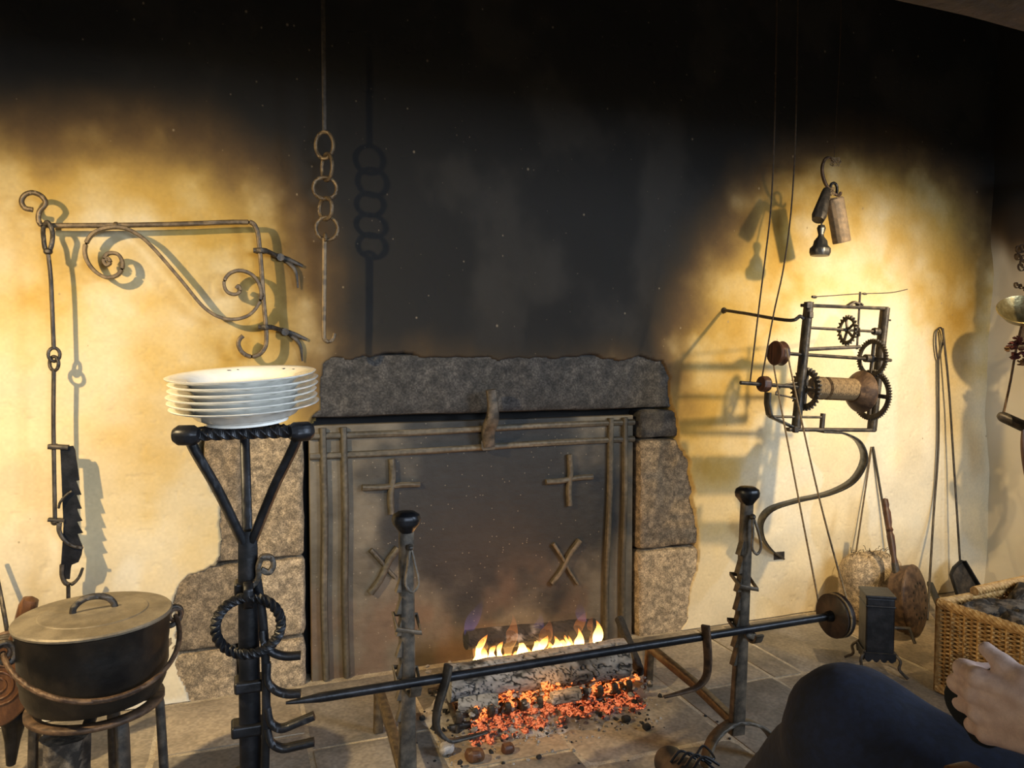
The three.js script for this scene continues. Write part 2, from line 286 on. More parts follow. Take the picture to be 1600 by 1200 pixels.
const wallBack = struct('wall_back', slab(WX0 - 0.2, WX1 + 0.2, -0.2, WTOP + 0.2, -0.4, -0.075), M.soot, { label: 'old plastered chimney wall blackened with soot above the hearth' });
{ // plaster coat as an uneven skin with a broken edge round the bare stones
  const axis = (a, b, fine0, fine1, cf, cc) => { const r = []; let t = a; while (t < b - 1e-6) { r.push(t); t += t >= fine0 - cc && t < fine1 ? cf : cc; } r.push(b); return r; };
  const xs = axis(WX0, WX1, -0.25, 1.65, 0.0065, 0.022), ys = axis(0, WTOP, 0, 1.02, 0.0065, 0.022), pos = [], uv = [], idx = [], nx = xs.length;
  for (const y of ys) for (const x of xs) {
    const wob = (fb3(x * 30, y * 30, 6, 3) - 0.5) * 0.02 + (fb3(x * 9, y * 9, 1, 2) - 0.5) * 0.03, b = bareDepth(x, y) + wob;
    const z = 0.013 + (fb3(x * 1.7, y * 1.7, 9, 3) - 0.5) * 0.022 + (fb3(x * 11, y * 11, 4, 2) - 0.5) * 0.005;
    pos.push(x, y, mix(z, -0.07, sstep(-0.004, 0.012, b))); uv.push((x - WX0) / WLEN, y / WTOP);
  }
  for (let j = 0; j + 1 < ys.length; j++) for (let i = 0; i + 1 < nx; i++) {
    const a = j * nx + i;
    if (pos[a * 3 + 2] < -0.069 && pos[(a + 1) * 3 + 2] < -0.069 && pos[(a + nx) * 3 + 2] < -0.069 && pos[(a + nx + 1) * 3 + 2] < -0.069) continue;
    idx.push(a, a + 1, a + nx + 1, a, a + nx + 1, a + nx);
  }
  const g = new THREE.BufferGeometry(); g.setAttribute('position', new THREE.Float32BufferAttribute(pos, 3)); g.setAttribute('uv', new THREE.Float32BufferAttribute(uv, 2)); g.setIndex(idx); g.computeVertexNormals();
  part('plaster_coat', g.toNonIndexed(), plasterMat, wallBack, { keepUV: true, label: 'cream plaster, sooted black above, with the dim edges of the lamp pools painted in' });
}
function wallStone(name, x0, x1, y0, y1, z, m, seed, amp = 0.011) {
  const w = x1 - x0, h = y1 - y0, n = (v) => Math.max(4, Math.min(60, Math.round(v / 0.011))), g = rough(w, h, 0.10, n(w), n(h), 4, amp, 14, 0.018, seed);
  g.translate((x0 + x1) / 2, (y0 + y1) / 2, z - 0.05); part(name, g, m, wallBack);
}
wallStone('lintel_stone', 0.17, 1.50, 0.795, 0.985, 0.006, M.lintel, 1, 0.006);
[[0.03, 0.196, 0.385, 0.80, 0], [-0.08, 0.025, 0.385, 0.80, 2], [-0.22, 0.06, 0.14, 0.38, 2], [0.064, 0.196, 0.145, 0.38, 1], [-0.22, 0.0, -0.03, 0.136, 0], [0.004, 0.194, -0.03, 0.14, 1]].forEach(([a, b, c, d, k], i) => wallStone('jamb_stone', a, b, c, d, 0.004, M.jambStone[k], 5 + i));
[[1.318, 1.50, 0.69, 0.79, 0], [1.318, 1.60, 0.30, 0.685, 2], [1.318, 1.60, -0.03, 0.296, 1]].forEach(([a, b, c, d, k], i) => wallStone('jamb_stone', a, b, c, d, 0.006, i === 0 ? M.sootStone : M.jambStone[k], 15 + i));

// side walls, back of the room with its window, ceiling, chimney hood
struct('wall_left', slab(-1.7, -1.5, -0.2, 2.8, -0.4, 5.6), M.roomWall);
const sideTex = texture(512, 512, (u, v) => { const x = u * 5.2, y = v * 2.6, big = fb3(x * 2, y * 2, 44, 4), d = (y - 1.25) + (big - 0.5) * 0.6 + (n3(x * 20, y * 3, 2) - 0.5) * 0.1 - x * 0.25; let c = mix3(limewash, cream, big); c = mix3(c, umber, sstep(-0.1, 0.15, d)); return mix3(c, lampblack, sstep(0.05, 0.3, d)); });
{
  const xs = 60, ys = 40, pos = [], uv = [], idx = [];
  for (let j = 0; j <= ys; j++) for (let i = 0; i <= xs; i++) { const z = 0.0 + 5.3 * (i / xs) ** 1.6, y = WTOP * j / ys; pos.push(2.955 + (fb3(z * 4, y * 4, 7, 3) - 0.5) * 0.05, y, z); uv.push(z / 5.3, y / WTOP); }
  for (let j = 0; j < ys; j++) for (let i = 0; i < xs; i++) { const a = j * (xs + 1) + i; { const z = pos[a * 3 + 2], y = pos[a * 3 + 1]; if (z > 2.4 && z < 3.58 && y > 1.2 && y < 2.2) continue; } idx.push(a, a + xs + 2, a + 1, a, a + xs + 1, a + xs + 2); }
  const g = new THREE.BufferGeometry(); g.setAttribute('position', new THREE.Float32BufferAttribute(pos, 3)); g.setAttribute('uv', new THREE.Float32BufferAttribute(uv, 2)); g.setIndex(idx); g.computeVertexNormals();
  const wr = struct('wall_right', [slab(2.985, 3.2, -0.2, 2.8, -0.4, 2.53), slab(2.985, 3.2, -0.2, 2.8, 3.57, 5.6), slab(2.985, 3.2, -0.2, 1.26, 2.53, 3.57), slab(2.985, 3.2, 2.24, 2.8, 2.53, 3.57)], M.roomWall, { label: 'side wall beside the hearth, sooted plaster' });
  part('plaster_coat', g.toNonIndexed(), new THREE.MeshStandardMaterial({ map: sideTex, roughness: 0.93, bumpMap: coarseBump, bumpScale: 0.006 }), wr, { keepUV: true });
}
struct('wall_front', [slab(-1.7, 0.25, -0.2, 2.8, 5.2, 5.5), slab(1.75, 3.2, -0.2, 2.8, 5.2, 5.5), slab(0.25, 1.75, -0.2, 0.95, 5.2, 5.5), slab(0.25, 1.75, 2.05, 2.8, 5.2, 5.5)], M.roomWall, { label: 'pale plaster wall with the window, behind the viewer' });
struct('ceiling', [slab(-1.7, 3.2, 2.6, 2.8, -0.4, 5.6)], M.soot);
{
  const w = new THREE.Group(); w.name = 'window_1'; w.userData = { kind: 'structure', label: 'casement window that lets in the daylight' }; scene.add(w);
  for (const [a, b, c, d] of [[0.25, 1.75, 0.95, 1.0], [0.25, 1.75, 2.0, 2.05], [0.25, 0.31, 1.0, 2.0], [1.69, 1.75, 1.0, 2.0], [0.97, 1.03, 1.0, 2.0]]) part('window_frame', slab(a, b, c, d, 5.28, 5.34), M.paleWood, w);
  const pane = new THREE.MeshPhysicalMaterial({ color: 0xffffff, roughness: 0.02, transmission: 1, thickness: 0, ior: 1.45 });
  for (const [a, b] of [[0.31, 0.97], [1.03, 1.69]]) part('window_pane', slab(a, b, 1.0, 2.0, 5.305, 5.311), pane, w);
  const w2 = new THREE.Group(); w2.name = 'window_2'; w2.userData = { kind: 'structure', label: 'small window in the side wall beyond the hood' }; scene.add(w2);
  for (const [a, b, c, d] of [[2.53, 3.57, 1.26, 1.31], [2.53, 3.57, 2.19, 2.24], [2.53, 2.58, 1.31, 2.19], [3.52, 3.57, 1.31, 2.19], [3.02, 3.08, 1.31, 2.19]]) part('window_frame', slab(3.05, 3.11, c, d, a, b), M.paleWood, w2);
  for (const [a, b] of [[2.58, 3.02], [3.08, 3.52]]) part('window_pane', slab(3.075, 3.081, 1.31, 2.19, a, b), pane, w2);
}
{ // hood: oak mantel beam with the breast wall standing on it
  let g = new THREE.BoxGeometry(4.46, 0.30, 0.24, 90, 6, 5); const p = g.attributes.position;
  for (let i = 0; i < p.count; i++) { const x = p.getX(i), y = p.getY(i), z = p.getZ(i); p.setXYZ(i, x, y + (fb3(x * 2.5, z * 9, y * 4, 3) - 0.5) * 0.025, z + (fb3(x * 2, y * 8, 5, 3) - 0.5) * 0.03); }
  g.computeVertexNormals(); g = fin(g, 0.6); g.translate(0.735, 1.762, 1.385);
  const b = struct('mantel_beam', g, M.beam, { label: 'heavy dark oak mantel beam over the hearth' });
  struct('wall_breast', slab(-1.5, 2.955, 1.91, 2.6, 1.30, 1.48), M.roomWall, { label: 'chimney breast standing on the mantel beam' });
}
// floor of flagstones in mortar
const floor = struct('floor', slab(-1.7, 3.2, -0.2, -0.0035, -0.1, 5.6), M.mortar, { label: 'worn flagstone floor with pale mortar joints' });
{
  srand(77); let k = 0;
  const flag = (x0, x1, z0, z1) => {
    const w = x1 - x0 - 0.011, d = z1 - z0 - 0.011, n = z0 < 1.3 ? 14 : 3, g = rough(w, 0.05, d, n, 1, n, 0.0022, 7, 0.004, k++);
    g.translate((x0 + x1) / 2, -0.0262 + rr(-0.001, 0.0012), (z0 + z1) / 2); part('flagstone', g, M.floorStone[Math.floor(rnd() * 4)], floor);
  };
  const cols = [[-1.5, -1.02], [-1.02, -0.6], [-0.6, -0.2], [-0.2, 0.17], [0.17, 0.48], [0.48, 0.79], [0.79, 1.2], [1.2, 1.54], [1.54, 2.03], [2.03, 2.5], [2.5, 2.97]];
  const joints = { 7: [0.015, 0.44, 0.98], 8: [0.45, 0.86], 5: [0.015, 0.30, 0.62], 6: [0.015, 0.26, 0.70], 9: [0.015, 0.62], 4: [0.015, 0.4, 0.7] };
  cols.forEach(([a, b], c) => { const js = (joints[c] || [0.015, rr(0.3, 0.6)]).slice(); while (js[js.length - 1] < 5.0) js.push(Math.min(5.2, js[js.length - 1] + rr(0.35, 0.62))); for (let i = 0; i + 1 < js.length; i++) flag(a, b, js[i], js[i + 1]); });
  flag(1.54, 1.65, 0.015, 0.45); flag(1.65, 2.03, 0.015, 0.45);
}
// the two spot lamps under the beam
for (const [p, t, what] of [[LAMP_L, AIM_L, 'left'], [LAMP_R, AIM_R, 'right']]) {
  const g = thing('spot_lamp', what === 'left' ? 'small black spot lamp under the mantel beam, beside the crane' : 'small black spot lamp under the mantel beam, beside the roasting jack', 'lamp', V(p.x, 1.62, 1.3));
  const d = t.clone().sub(p).normalize(), back = p.clone().addScaledVector(d, -0.012);
  part('lamp_housing', aim(lathe([[0, -0.07], [0.024, -0.07], [0.03, -0.06], [0.033, 0.0], [0.031, 0.0], [0.029, -0.012], [0, -0.014]], 24), d, back), M.blackIron, g);
  part('lamp_arm', [rod(back.clone().addScaledVector(d, -0.04), V(p.x, 1.6, 1.285), 0.006), rod(V(p.x, 1.6, 1.285), V(p.x, 1.635, 1.285), 0.012)], M.blackIron, g);
  const lens = part('lamp_lens', aim(lathe([[0, -0.0115], [0.027, -0.0115], [0.027, -0.0135], [0, -0.0135]], 24), d, back), new THREE.MeshStandardMaterial({ color: 0x111111, emissive: WARM, emissiveIntensity: 6, roughness: 0.3 }), g);
}
// ================================================================ IRONWORK ON AND BEFORE THE WALL
const poly = (list, z) => list.map(([x, y, e]) => at(x, y, e ?? z));
const ZX = V(0, 0, 1);
// ---- fireback
{
  const base = V(0.757, 0, -0.01), fb = thing('fireback', 'large cast iron fireback with raised rods and crosses behind the fire', 'fireback', base);
  const ironBack = mat([0.29, 0.265, 0.22], [0.43, 0.39, 0.325], { rough: 0.6, metal: 0.15, seed: 171, tile: 0.9, size: 512, per: 5, bump: 0.003, coarse: true, contrast: 1.5, grain: 0.3 });
  const scorched = texture(1024, 768, (u, v) => {                // soot plume and scorch on the cast iron
    const x = u * 1.09, y = v * 0.8, n = fb3(x * 6, y * 6, 51, 5), f = fb3(x * 40, y * 40, 3, 3), e = 1 - Math.hypot((x - 0.60) / (0.40 + 0.05 * n), (y - 0.54) / 0.40) + (n - 0.5) * 0.75;
    let c = mix3([0.44, 0.40, 0.335], [0.33, 0.295, 0.24], sstep(0.35, 0.65, n)); c = mix3(c, [0.175, 0.168, 0.158], sstep(-0.12, 0.28, e));
    const s = sstep(0.5, 0.72, fb3(x * 7 + 2, y * 5, 71, 4)) * sstep(0.42, 0.2, y); c = mix3(c, [0.43, 0.34, 0.265], s * 0.7);
    const k = 130, cx = Math.floor(x * k), cy = Math.floor(y * k); if (hash3(cx, cy, 31) < 0.02) { const d = Math.hypot(x * k - cx - 0.3 - 0.4 * hash3(cx, cy, 32), y * k - cy - 0.3 - 0.4 * hash3(cx, cy, 33)); c = mix3(c, [0.62, 0.56, 0.47], (1 - sstep(0.1, 0.32, d)) * 0.8); }
    return c.map((q) => q * (0.9 + f * 0.2)); });
  const plateMat = new THREE.MeshStandardMaterial({ map: scorched, roughness: 0.66, metalness: 0.15, bumpMap: fineBump, bumpScale: 0.0015 });
  const g = rbox(1.09, 0.80, 0.03, 0.004); g.translate(0.757, 0.372, -0.025);
  { const p = g.attributes.position, uv = new Float32Array(p.count * 2); for (let i = 0; i < p.count; i++) { uv[i * 2] = (p.getX(i) - 0.212) / 1.09; uv[i * 2 + 1] = (p.getY(i) + 0.028) / 0.8; } g.setAttribute('uv', new THREE.BufferAttribute(uv, 2)); }
  part('plate', g, plateMat, fb, { keepUV: true });
  const zf = -0.006, rodAt = (a, b, r, r2) => sweep([a, a.clone().lerp(b, 0.33).add(V(0.003, -0.002, 0)), a.clone().lerp(b, 0.7).add(V(-0.003, 0.002, 0)), b], circ(r, 8), { smooth: 14, scale: (t) => mix(1, (r2 ?? r) / r, t) });
  for (const [xt, xb] of [[0.251, 0.254], [0.312, 0.316], [1.210, 1.196], [1.264, 1.262]]) part('rod', rodAt(V(xt, 0.765, zf + 0.004), V(xb, 0.0, zf + 0.004), 0.011), ironBack, fb);
  for (const [yl, yr] of [[0.740, 0.748], [0.680, 0.690]]) part('rod', rodAt(V(0.214, yl, zf), V(1.302, yr, zf), 0.0105), ironBack, fb);
  const q = (x, y) => at(x, y, zf + 0.004);
  for (const [a, b, r, r2] of [[[612, 717], [612, 803], 0.0105], [[566, 762], [656, 757], 0.0105, 0.008], [[890, 710], [890, 790], 0.0105], [[853, 753], [926, 745], 0.0095], [[579, 927], [622, 856], 0.0115], [[579, 859], [618, 903], 0.008, 0.006], [[862, 912], [906, 844], 0.011], [[864, 849], [903, 913], 0.0075, 0.005]])
    part('cross_bar', rodAt(q(...a), q(...b), r, r2), ironBack, fb);
}
// ---- clamp that holds the fireback
{
  const b = at(766, 690, 0.0), c = thing('fireback_clamp', 'bent iron clamp leaning over the top edge of the fireback', 'clamp', b);
  part('tongue', sweep([at(764, 697, 0.02), at(763, 672, 0.03), at(769, 655, 0.05), at(770, 636, 0.058), at(767, 609, 0.062)], rect(0.036, 0.026), { w: V(1, 0, 0.1), smooth: 12, scale: (t) => 1 + 0.15 * Math.sin(t * 5) }), M.rawIron, c);
  part('foot', bar(at(763, 695, -0.02), at(763, 695, 0.026), 0.044, 0.034, V(1, 0, 0)), M.rawIron, c);
}
// ---- swinging crane on the left
{
  const E = 0.062, base = at(416, 530, 0), cr = thing('pot_crane', 'wrought iron chimney crane with scrolled brace on the left wall', 'crane', base);
  const strap = rect(0.009, 0.022), z = (l, e = E) => l.map(([x, y]) => at(x / 3.2, 270 + y / 3.2, e));
  part('arm', sweep(z([[205, 264], [420, 264], [850, 258], [1210, 247], [1262, 252], [1284, 285], [1300, 400], [1318, 640], [1332, 820], [1326, 870], [1300, 905], [1255, 919], [1212, 898], [1192, 858], [1200, 830], [1216, 815]]), rect(0.012, 0.016), { smooth: 90, w: V(0, 0, 1).cross(V(0, 1, 0)) }), M.brownIron, cr);
  part('end_curl', sweep(z([[206, 264], [193, 238], [197, 195], [222, 165], [228, 148], [205, 115], [160, 99], [122, 113], [108, 145], [125, 176], [165, 185]], E + 0.012), circ(0.0065, 8), { smooth: 60 }), M.brownIron, cr);
  part('scroll_brace', sweep(z([[530, 440], [540, 428], [551, 446], [534, 462], [519, 440], [540, 405], [590, 408], [614, 460], [592, 508], [535, 524], [475, 492], [432, 430], [426, 370], [462, 308], [530, 277], [620, 277], [700, 316], [760, 370], [900, 530], [1030, 682], [1110, 726], [1180, 732], [1250, 708], [1300, 640], [1300, 570], [1262, 512], [1200, 489], [1146, 506], [1120, 550], [1136, 595], [1175, 608], [1202, 590], [1192, 566], [1180, 578]], E), strap, { smooth: 220, w: V(0.3, 0.95, 0), crease: 0.6 }).translate(0, 0, 0), M.brownIron, cr);
  for (const [x, y] of [[580, 262], [1309, 612]]) { const p = at(x / 3.2, 270 + y / 3.2, E + 0.002); part('rivet', ball(0.009).translate(p.x, p.y, p.z), M.brownIron, cr); }
  for (const [x, y] of [[1304, 390], [1328, 772]]) {
    const p = at(x / 3.2, 270 + y / 3.2, E), w = V(p.x + 0.055, p.y - 0.012, 0.008), br = part('wall_bracket', [pathRod([p.clone().add(V(-0.02, 0.0, 0.004)), p.clone().add(V(0.012, 0, 0)), p.clone().lerp(w, 0.6).add(V(0, 0.003, 0.008)), w], 0.007, 16), rod(V(w.x, w.y, 0.03), V(w.x, w.y, -0.02), 0.011)], M.iron, cr);
    part('forked_tail', [sweep([w.clone().add(V(-0.01, 0.004, 0.006)), w.clone().add(V(0.025, -0.006, 0.01)), w.clone().add(V(0.062, -0.022, 0.007))], rect(0.018, 0.006), { smooth: 8, w: V(0, 1, 0), scale: (t) => 1 - 0.55 * t }), sweep([w.clone().add(V(0.012, -0.002, 0.006)), w.clone().add(V(0.04, -0.035, 0.012)), w.clone().add(V(0.048, -0.085, 0.008))], rect(0.016, 0.006), { smooth: 8, w: V(1, 0, 0), scale: (t) => 1 - 0.7 * t })], M.iron, br);
    part('eye', sweep([V(0.016, 0, 0), V(0, 0, 0.016), V(-0.016, 0, 0), V(0, 0, -0.016)].map((v) => v.add(p)), rect(0.014, 0.005), { smooth: 20, closed: true, w: V(0, 1, 0) }), M.iron, br);
  }
}
// ---- ratchet trammel hanging from the crane
{
  const E = 0.082, base = at(106, 960, E), t = thing('ratchet_trammel', 'toothed iron pot hanger with long rods hanging from the crane', 'pot hanger', base);
  const q = (x, y, e = E) => at(x, y, e), s2 = (x, y, e = E) => at(x / 3.077, 560 + y / 3.077, e);
  part('ring', sweep([q(74, 347), q(81, 358, E + 0.006), q(82, 374), q(77, 391), q(72, 391), q(68, 372), q(68, 355, E - 0.012)], circ(0.0058, 8), { smooth: 40, closed: true }), M.iron, t);
  part('rod', [pathRod([q(75, 394), q(79, 430), q(81.5, 480), q(84, 545)], 0.0052, 30), ball(0.011, 1, 0.8, 1).translate(...q(75, 393).toArray())], M.iron, t);
  for (const [y, r] of [[554, 0.013], [568, 0.014]]) { const c = q(84.5, y); part('link', sweep(circ(1, 12).map(([a, b]) => V(c.x + a * 0.0115, c.y + b * (r + 0.004), c.z + (y > 560 ? a * 0.008 : -a * 0.008))), circ(0.0045, 8), { smooth: 30, closed: true }), M.iron, t); }
  part('rod', pathRod([q(84, 577), q(83.5, 660), q(86, 814)], 0.0052, 30), M.iron, t);
  const o = [[290, 425], [352, 420], [362, 440], [370, 500], [382, 585], [366, 588], [378, 620], [391, 655], [368, 657], [380, 690], [393, 722], [370, 722], [382, 755], [396, 780], [371, 785], [385, 815], [399, 838], [373, 843], [385, 875], [398, 905], [392, 945], [378, 978], [345, 992], [340, 1010], [336, 1060], [318, 1060], [300, 1020], [294, 990], [302, 870], [306, 800], [301, 700], [297, 580]].map(([x, y]) => s2(x, y));
  const c0 = s2(340, 700), bl = plate2d(o.map((p) => [p.x - c0.x, p.y - c0.y]).reverse(), 0.007, 0.001); bl.translate(c0.x, c0.y, c0.z);
  part('toothed_blade', bl, M.blackIron, t);
  part('guide', [sweep([s2(232, 424), s2(262, 424), s2(330, 428)], rect(0.012, 0.02), { w: V(0, 1, 0) }), rbox(0.018, 0.014, 0.018).translate(...s2(258, 424).toArray())], M.iron, t);
  part('rest', [bar(s2(232, 775), s2(312, 778), 0.008, 0.02, V(0, 1, 0)), ball(0.01).translate(...s2(264, 785).toArray())], M.iron, t);
  part('stop', sweep([s2(285, 790, E + 0.01), s2(285, 830, E + 0.012), s2(310, 875, E + 0.014), s2(350, 902, E + 0.012), s2(400, 912, E + 0.01)], rect(0.012, 0.008), { smooth: 20, scale: (u) => 1 - 0.5 * u }), M.iron, t);
  part('latch', pathRod([s2(282, 720, E + 0.01), s2(288, 695, E + 0.014), s2(315, 660, E + 0.012), s2(345, 638, E + 0.01)], 0.0032, 16), M.iron, t);
  part('hook', sweep([s2(300, 990), s2(300, 1045), s2(318, 1082), s2(345, 1085), s2(378, 1055), s2(398, 1008)], rect(0.011, 0.016), { smooth: 24, w: V(0, 0, 1).cross(V(0, 1, 0)), scale: (u) => 1 - 0.4 * u }), M.iron, t);
  part('tail_rod', rod(s2(328, 1085), at(107, 985, E), 0.005), M.iron, t);
}
// ---- chimney chain
{
  const E = 0.13, q = (x, y) => at(x, y, E), base = q(508, 532), t = thing('chimney_chain', 'rusty iron chain of big rings ending in a long hook', 'chain', base);
  part('upper_rod', sweep([at(504, -170, E), q(505, 20), q(507, 206)], rect(0.012, 0.006), { w: V(1, 0, 0) }), M.iron, t);
  for (const [x, y, a, b, ry] of [[507, 227, 12, 20, 0.5], [511, 261, 9, 20, 1.1], [508, 294, 17.5, 16.5, 0.15], [509, 326, 11, 16.5, 0.95], [511, 357, 16.5, 17.5, 0.2]]) {
    const c = q(x, y), k = 2.19 / FOCAL, g = sweep(circ(1, 16).map(([u, v]) => V(u * Math.max(a, 14) * k * Math.cos(ry), v * b * k, u * Math.max(a, 14) * k * Math.sin(ry))), circ(0.0055, 8), { smooth: 36, closed: true }); g.translate(c.x, c.y, c.z);
    part('ring', g, M.brownIron, t);
  }
  part('hook', [sweep([q(507, 372), q(506.5, 450), q(506, 520), q(507, 530), q(513, 534), q(520, 530), q(523, 521)], rect(0.013, 0.009), { smooth: 40, w: V(1, 0.2, 0), scale: (u) => 1 - 0.25 * u }), sweep(circ(0.009, 10).map(([u, v]) => V(0, v, u).add(q(508, 371))), circ(0.005, 8), { smooth: 20, closed: true })], M.brownIron, t);
}
// ---- andirons
function andiron(label, x, lean, logLean) {
  const a = local('andiron', label, 'andiron', V(x, 0, 0.82), 0, 'pair of andirons carrying the spit');
  const X = V(1, 0, 0), post = [V(0, 0.075, 0), V(lean * 0.3, 0.24, 0), V(lean, 0.645, -0.005)];
  part('post', sweep(post, rect(0.037, 0.022), { smooth: 16, w: X, scale: (t) => 1.02 - 0.24 * t }), M.rawIron, a);
  const top = post[2];
  part('knob', move(lathe([[0, -0.024], [0.014, -0.022], [0.021, -0.012], [0.028, -0.003], [0.0295, 0.006], [0.027, 0.014], [0.018, 0.020], [0, 0.0215]], 24), top.x, top.y + 0.006, top.z), M.blackIron, a);
  for (let k = 0; k < 7; k++) {                                  // ratchet teeth along the left edge
    const u = 0.30 + k * 0.085 - 0.02, y = mix(0.1, 0.62, u), px = mix(0, lean, clamp((y - 0.1) / 0.54)) - 0.0165;
    part('tooth', plate2d([[0.004, 0], [-0.0075, 0.0], [0.004, 0.034]].reverse(), 0.018, 0.0008).translate(px, y, 0), M.rawIron, a);
  }
  const loop = part('drop_handle', sweep([V(0, 0.045, 0.004), V(-0.008, 0.01, 0.014), V(-0.012, -0.025, 0.018), V(0, -0.038, 0.02), V(0.012, -0.025, 0.018), V(0.008, 0.01, 0.014)].map((p) => p.add(V(lean * 0.92 + 0.004, 0.555, 0.012))), circ(0.0032, 7), { smooth: 30, closed: true }), M.rawIron, a);
  part('staple', ball(0.0075).translate(lean * 0.92 + 0.004, 0.602, 0.014), M.iron, loop);
  for (const [y, spit] of [[0.44, 0], [0.329, 1]]) {              // sliding collars, the lower one holds the spit
    const cx = lean * clamp((y - 0.1) / 0.54);
    const c = part('collar', sweep([V(-0.025, 0.02, -0.019), V(-0.025, 0.0, 0.018), V(0.024, -0.012, 0.02), V(0.024, 0.012, -0.019)].map((p) => p.add(V(cx, y, 0))), rect(0.010, 0.0055), { closed: true, w: V(0, 1, 0) }), M.rawIron, a);
    if (spit) part('spit_rest', sweep([V(0, 0.004, 0.02), V(0.002, -0.012, 0.034), V(0.004, -0.013, 0.052), V(0.005, 0.006, 0.062)].map((p) => p.add(V(cx, y, 0))), rect(0.022, 0.006), { smooth: 12, w: X }), M.rawIron, c);
  }
  part('log_bar', sweep([V(0, 0.10, -0.008), V(0.01, 0.115, -0.2), V(0.02, 0.12, -0.445)], rect(0.022, 0.024), { w: X }), M.brownIron, a);
  part('rear_leg', sweep([V(0.02, 0.125, -0.442), V(0.021, 0.06, -0.45), V(0.02, 0, -0.452)], rect(0.024, 0.02), { w: X }), M.brownIron, a);
  part('front_foot', sweep([V(-0.105, 0.0, 0.03), V(-0.10, 0.04, 0.022), V(-0.07, 0.082, 0.01), V(0, 0.104, 0.0), V(0.07, 0.082, 0.01), V(0.098, 0.04, 0.022), V(0.094, 0.0, 0.034)], rect(0.034, 0.008), { smooth: 40, w: V(0, 0.1, 1) }), M.rawIron, a);
  return a;
}
andiron('tall iron andiron with knob standing left of the burning logs', 0.325, 0.002);
andiron('tall iron andiron with knob standing right of the burning logs', 1.128, 0.026);
// ---- spit with its two prongs and drive wheel
const wheelC = V(1.397, 0.340, 0.846);
{
  const a = V(0.085, 0.340, 0.872), dir = wheelC.clone().sub(a).normalize(), P = (t) => a.clone().lerp(wheelC, t), s = thing('roasting_spit', 'long square iron roasting spit lying across the two andirons', 'spit', V(0.75, 0.340, 0.83));
  part('shaft', sweep([P(0), P(0.05), P(0.5), P(0.86), P(0.92), P(1.0)], rect(0.0155, 0.0155), { w: V(0, 1, 0), scale: (t) => t < 0.02 ? 0.3 : t > 0.85 ? 1.0 : 1 }), M.blackIron, s);
  for (const [tx, sg] of [[0.235, 1], [0.705, -1]]) {
    const p = P(tx), D = dir.clone().multiplyScalar(sg), pt = (u, y, z = 0) => p.clone().addScaledVector(D, u).add(V(0, y, z));
    part('prong', sweep(sg > 0 ? [pt(0.004, 0.03, 0.012), pt(-0.002, 0.0, 0.012), pt(-0.02, -0.06, 0.012), pt(-0.020, -0.095, 0.01), pt(0.004, -0.126, 0.008), pt(0.04, -0.130, 0.004), pt(0.09, -0.128, 0)] : [pt(0.004, 0.03, 0.012), pt(0.0, 0.0, 0.012), pt(-0.004, -0.06, 0.012), pt(0.0, -0.092, 0.01), pt(0.022, -0.112, 0.008), pt(0.06, -0.12, 0.004), pt(0.105, -0.125, 0)], rect(0.02, 0.0085), { smooth: 30, w: V(0.55, 0, 1), scale: (t) => 1 - 0.55 * t * t }), sg > 0 ? M.iron : M.rustIron, s);
  }
  const wheel = lathe([[0, -0.014], [0.050, -0.014], [0.054, -0.011], [0.050, -0.002], [0.050, 0.003], [0.055, 0.011], [0.052, 0.015], [0, 0.015]], 36); aim(wheel, dir, wheelC);
  const w = part('wheel', wheel, M.leather, s, { label: 'dark wooden grooved wheel' });
  part('hub', aim(lathe([[0, -0.03], [0.011, -0.03], [0.014, -0.014], [0.014, 0.016], [0.009, 0.028], [0, 0.03]], 14), dir, wheelC), M.blackIron, w);
  part('rim_cord', aim(fin(new THREE.TorusGeometry(0.0525, 0.0025, 6, 40).rotateX(Math.PI / 2), 1.2), dir, wheelC), M.rope, w);
}
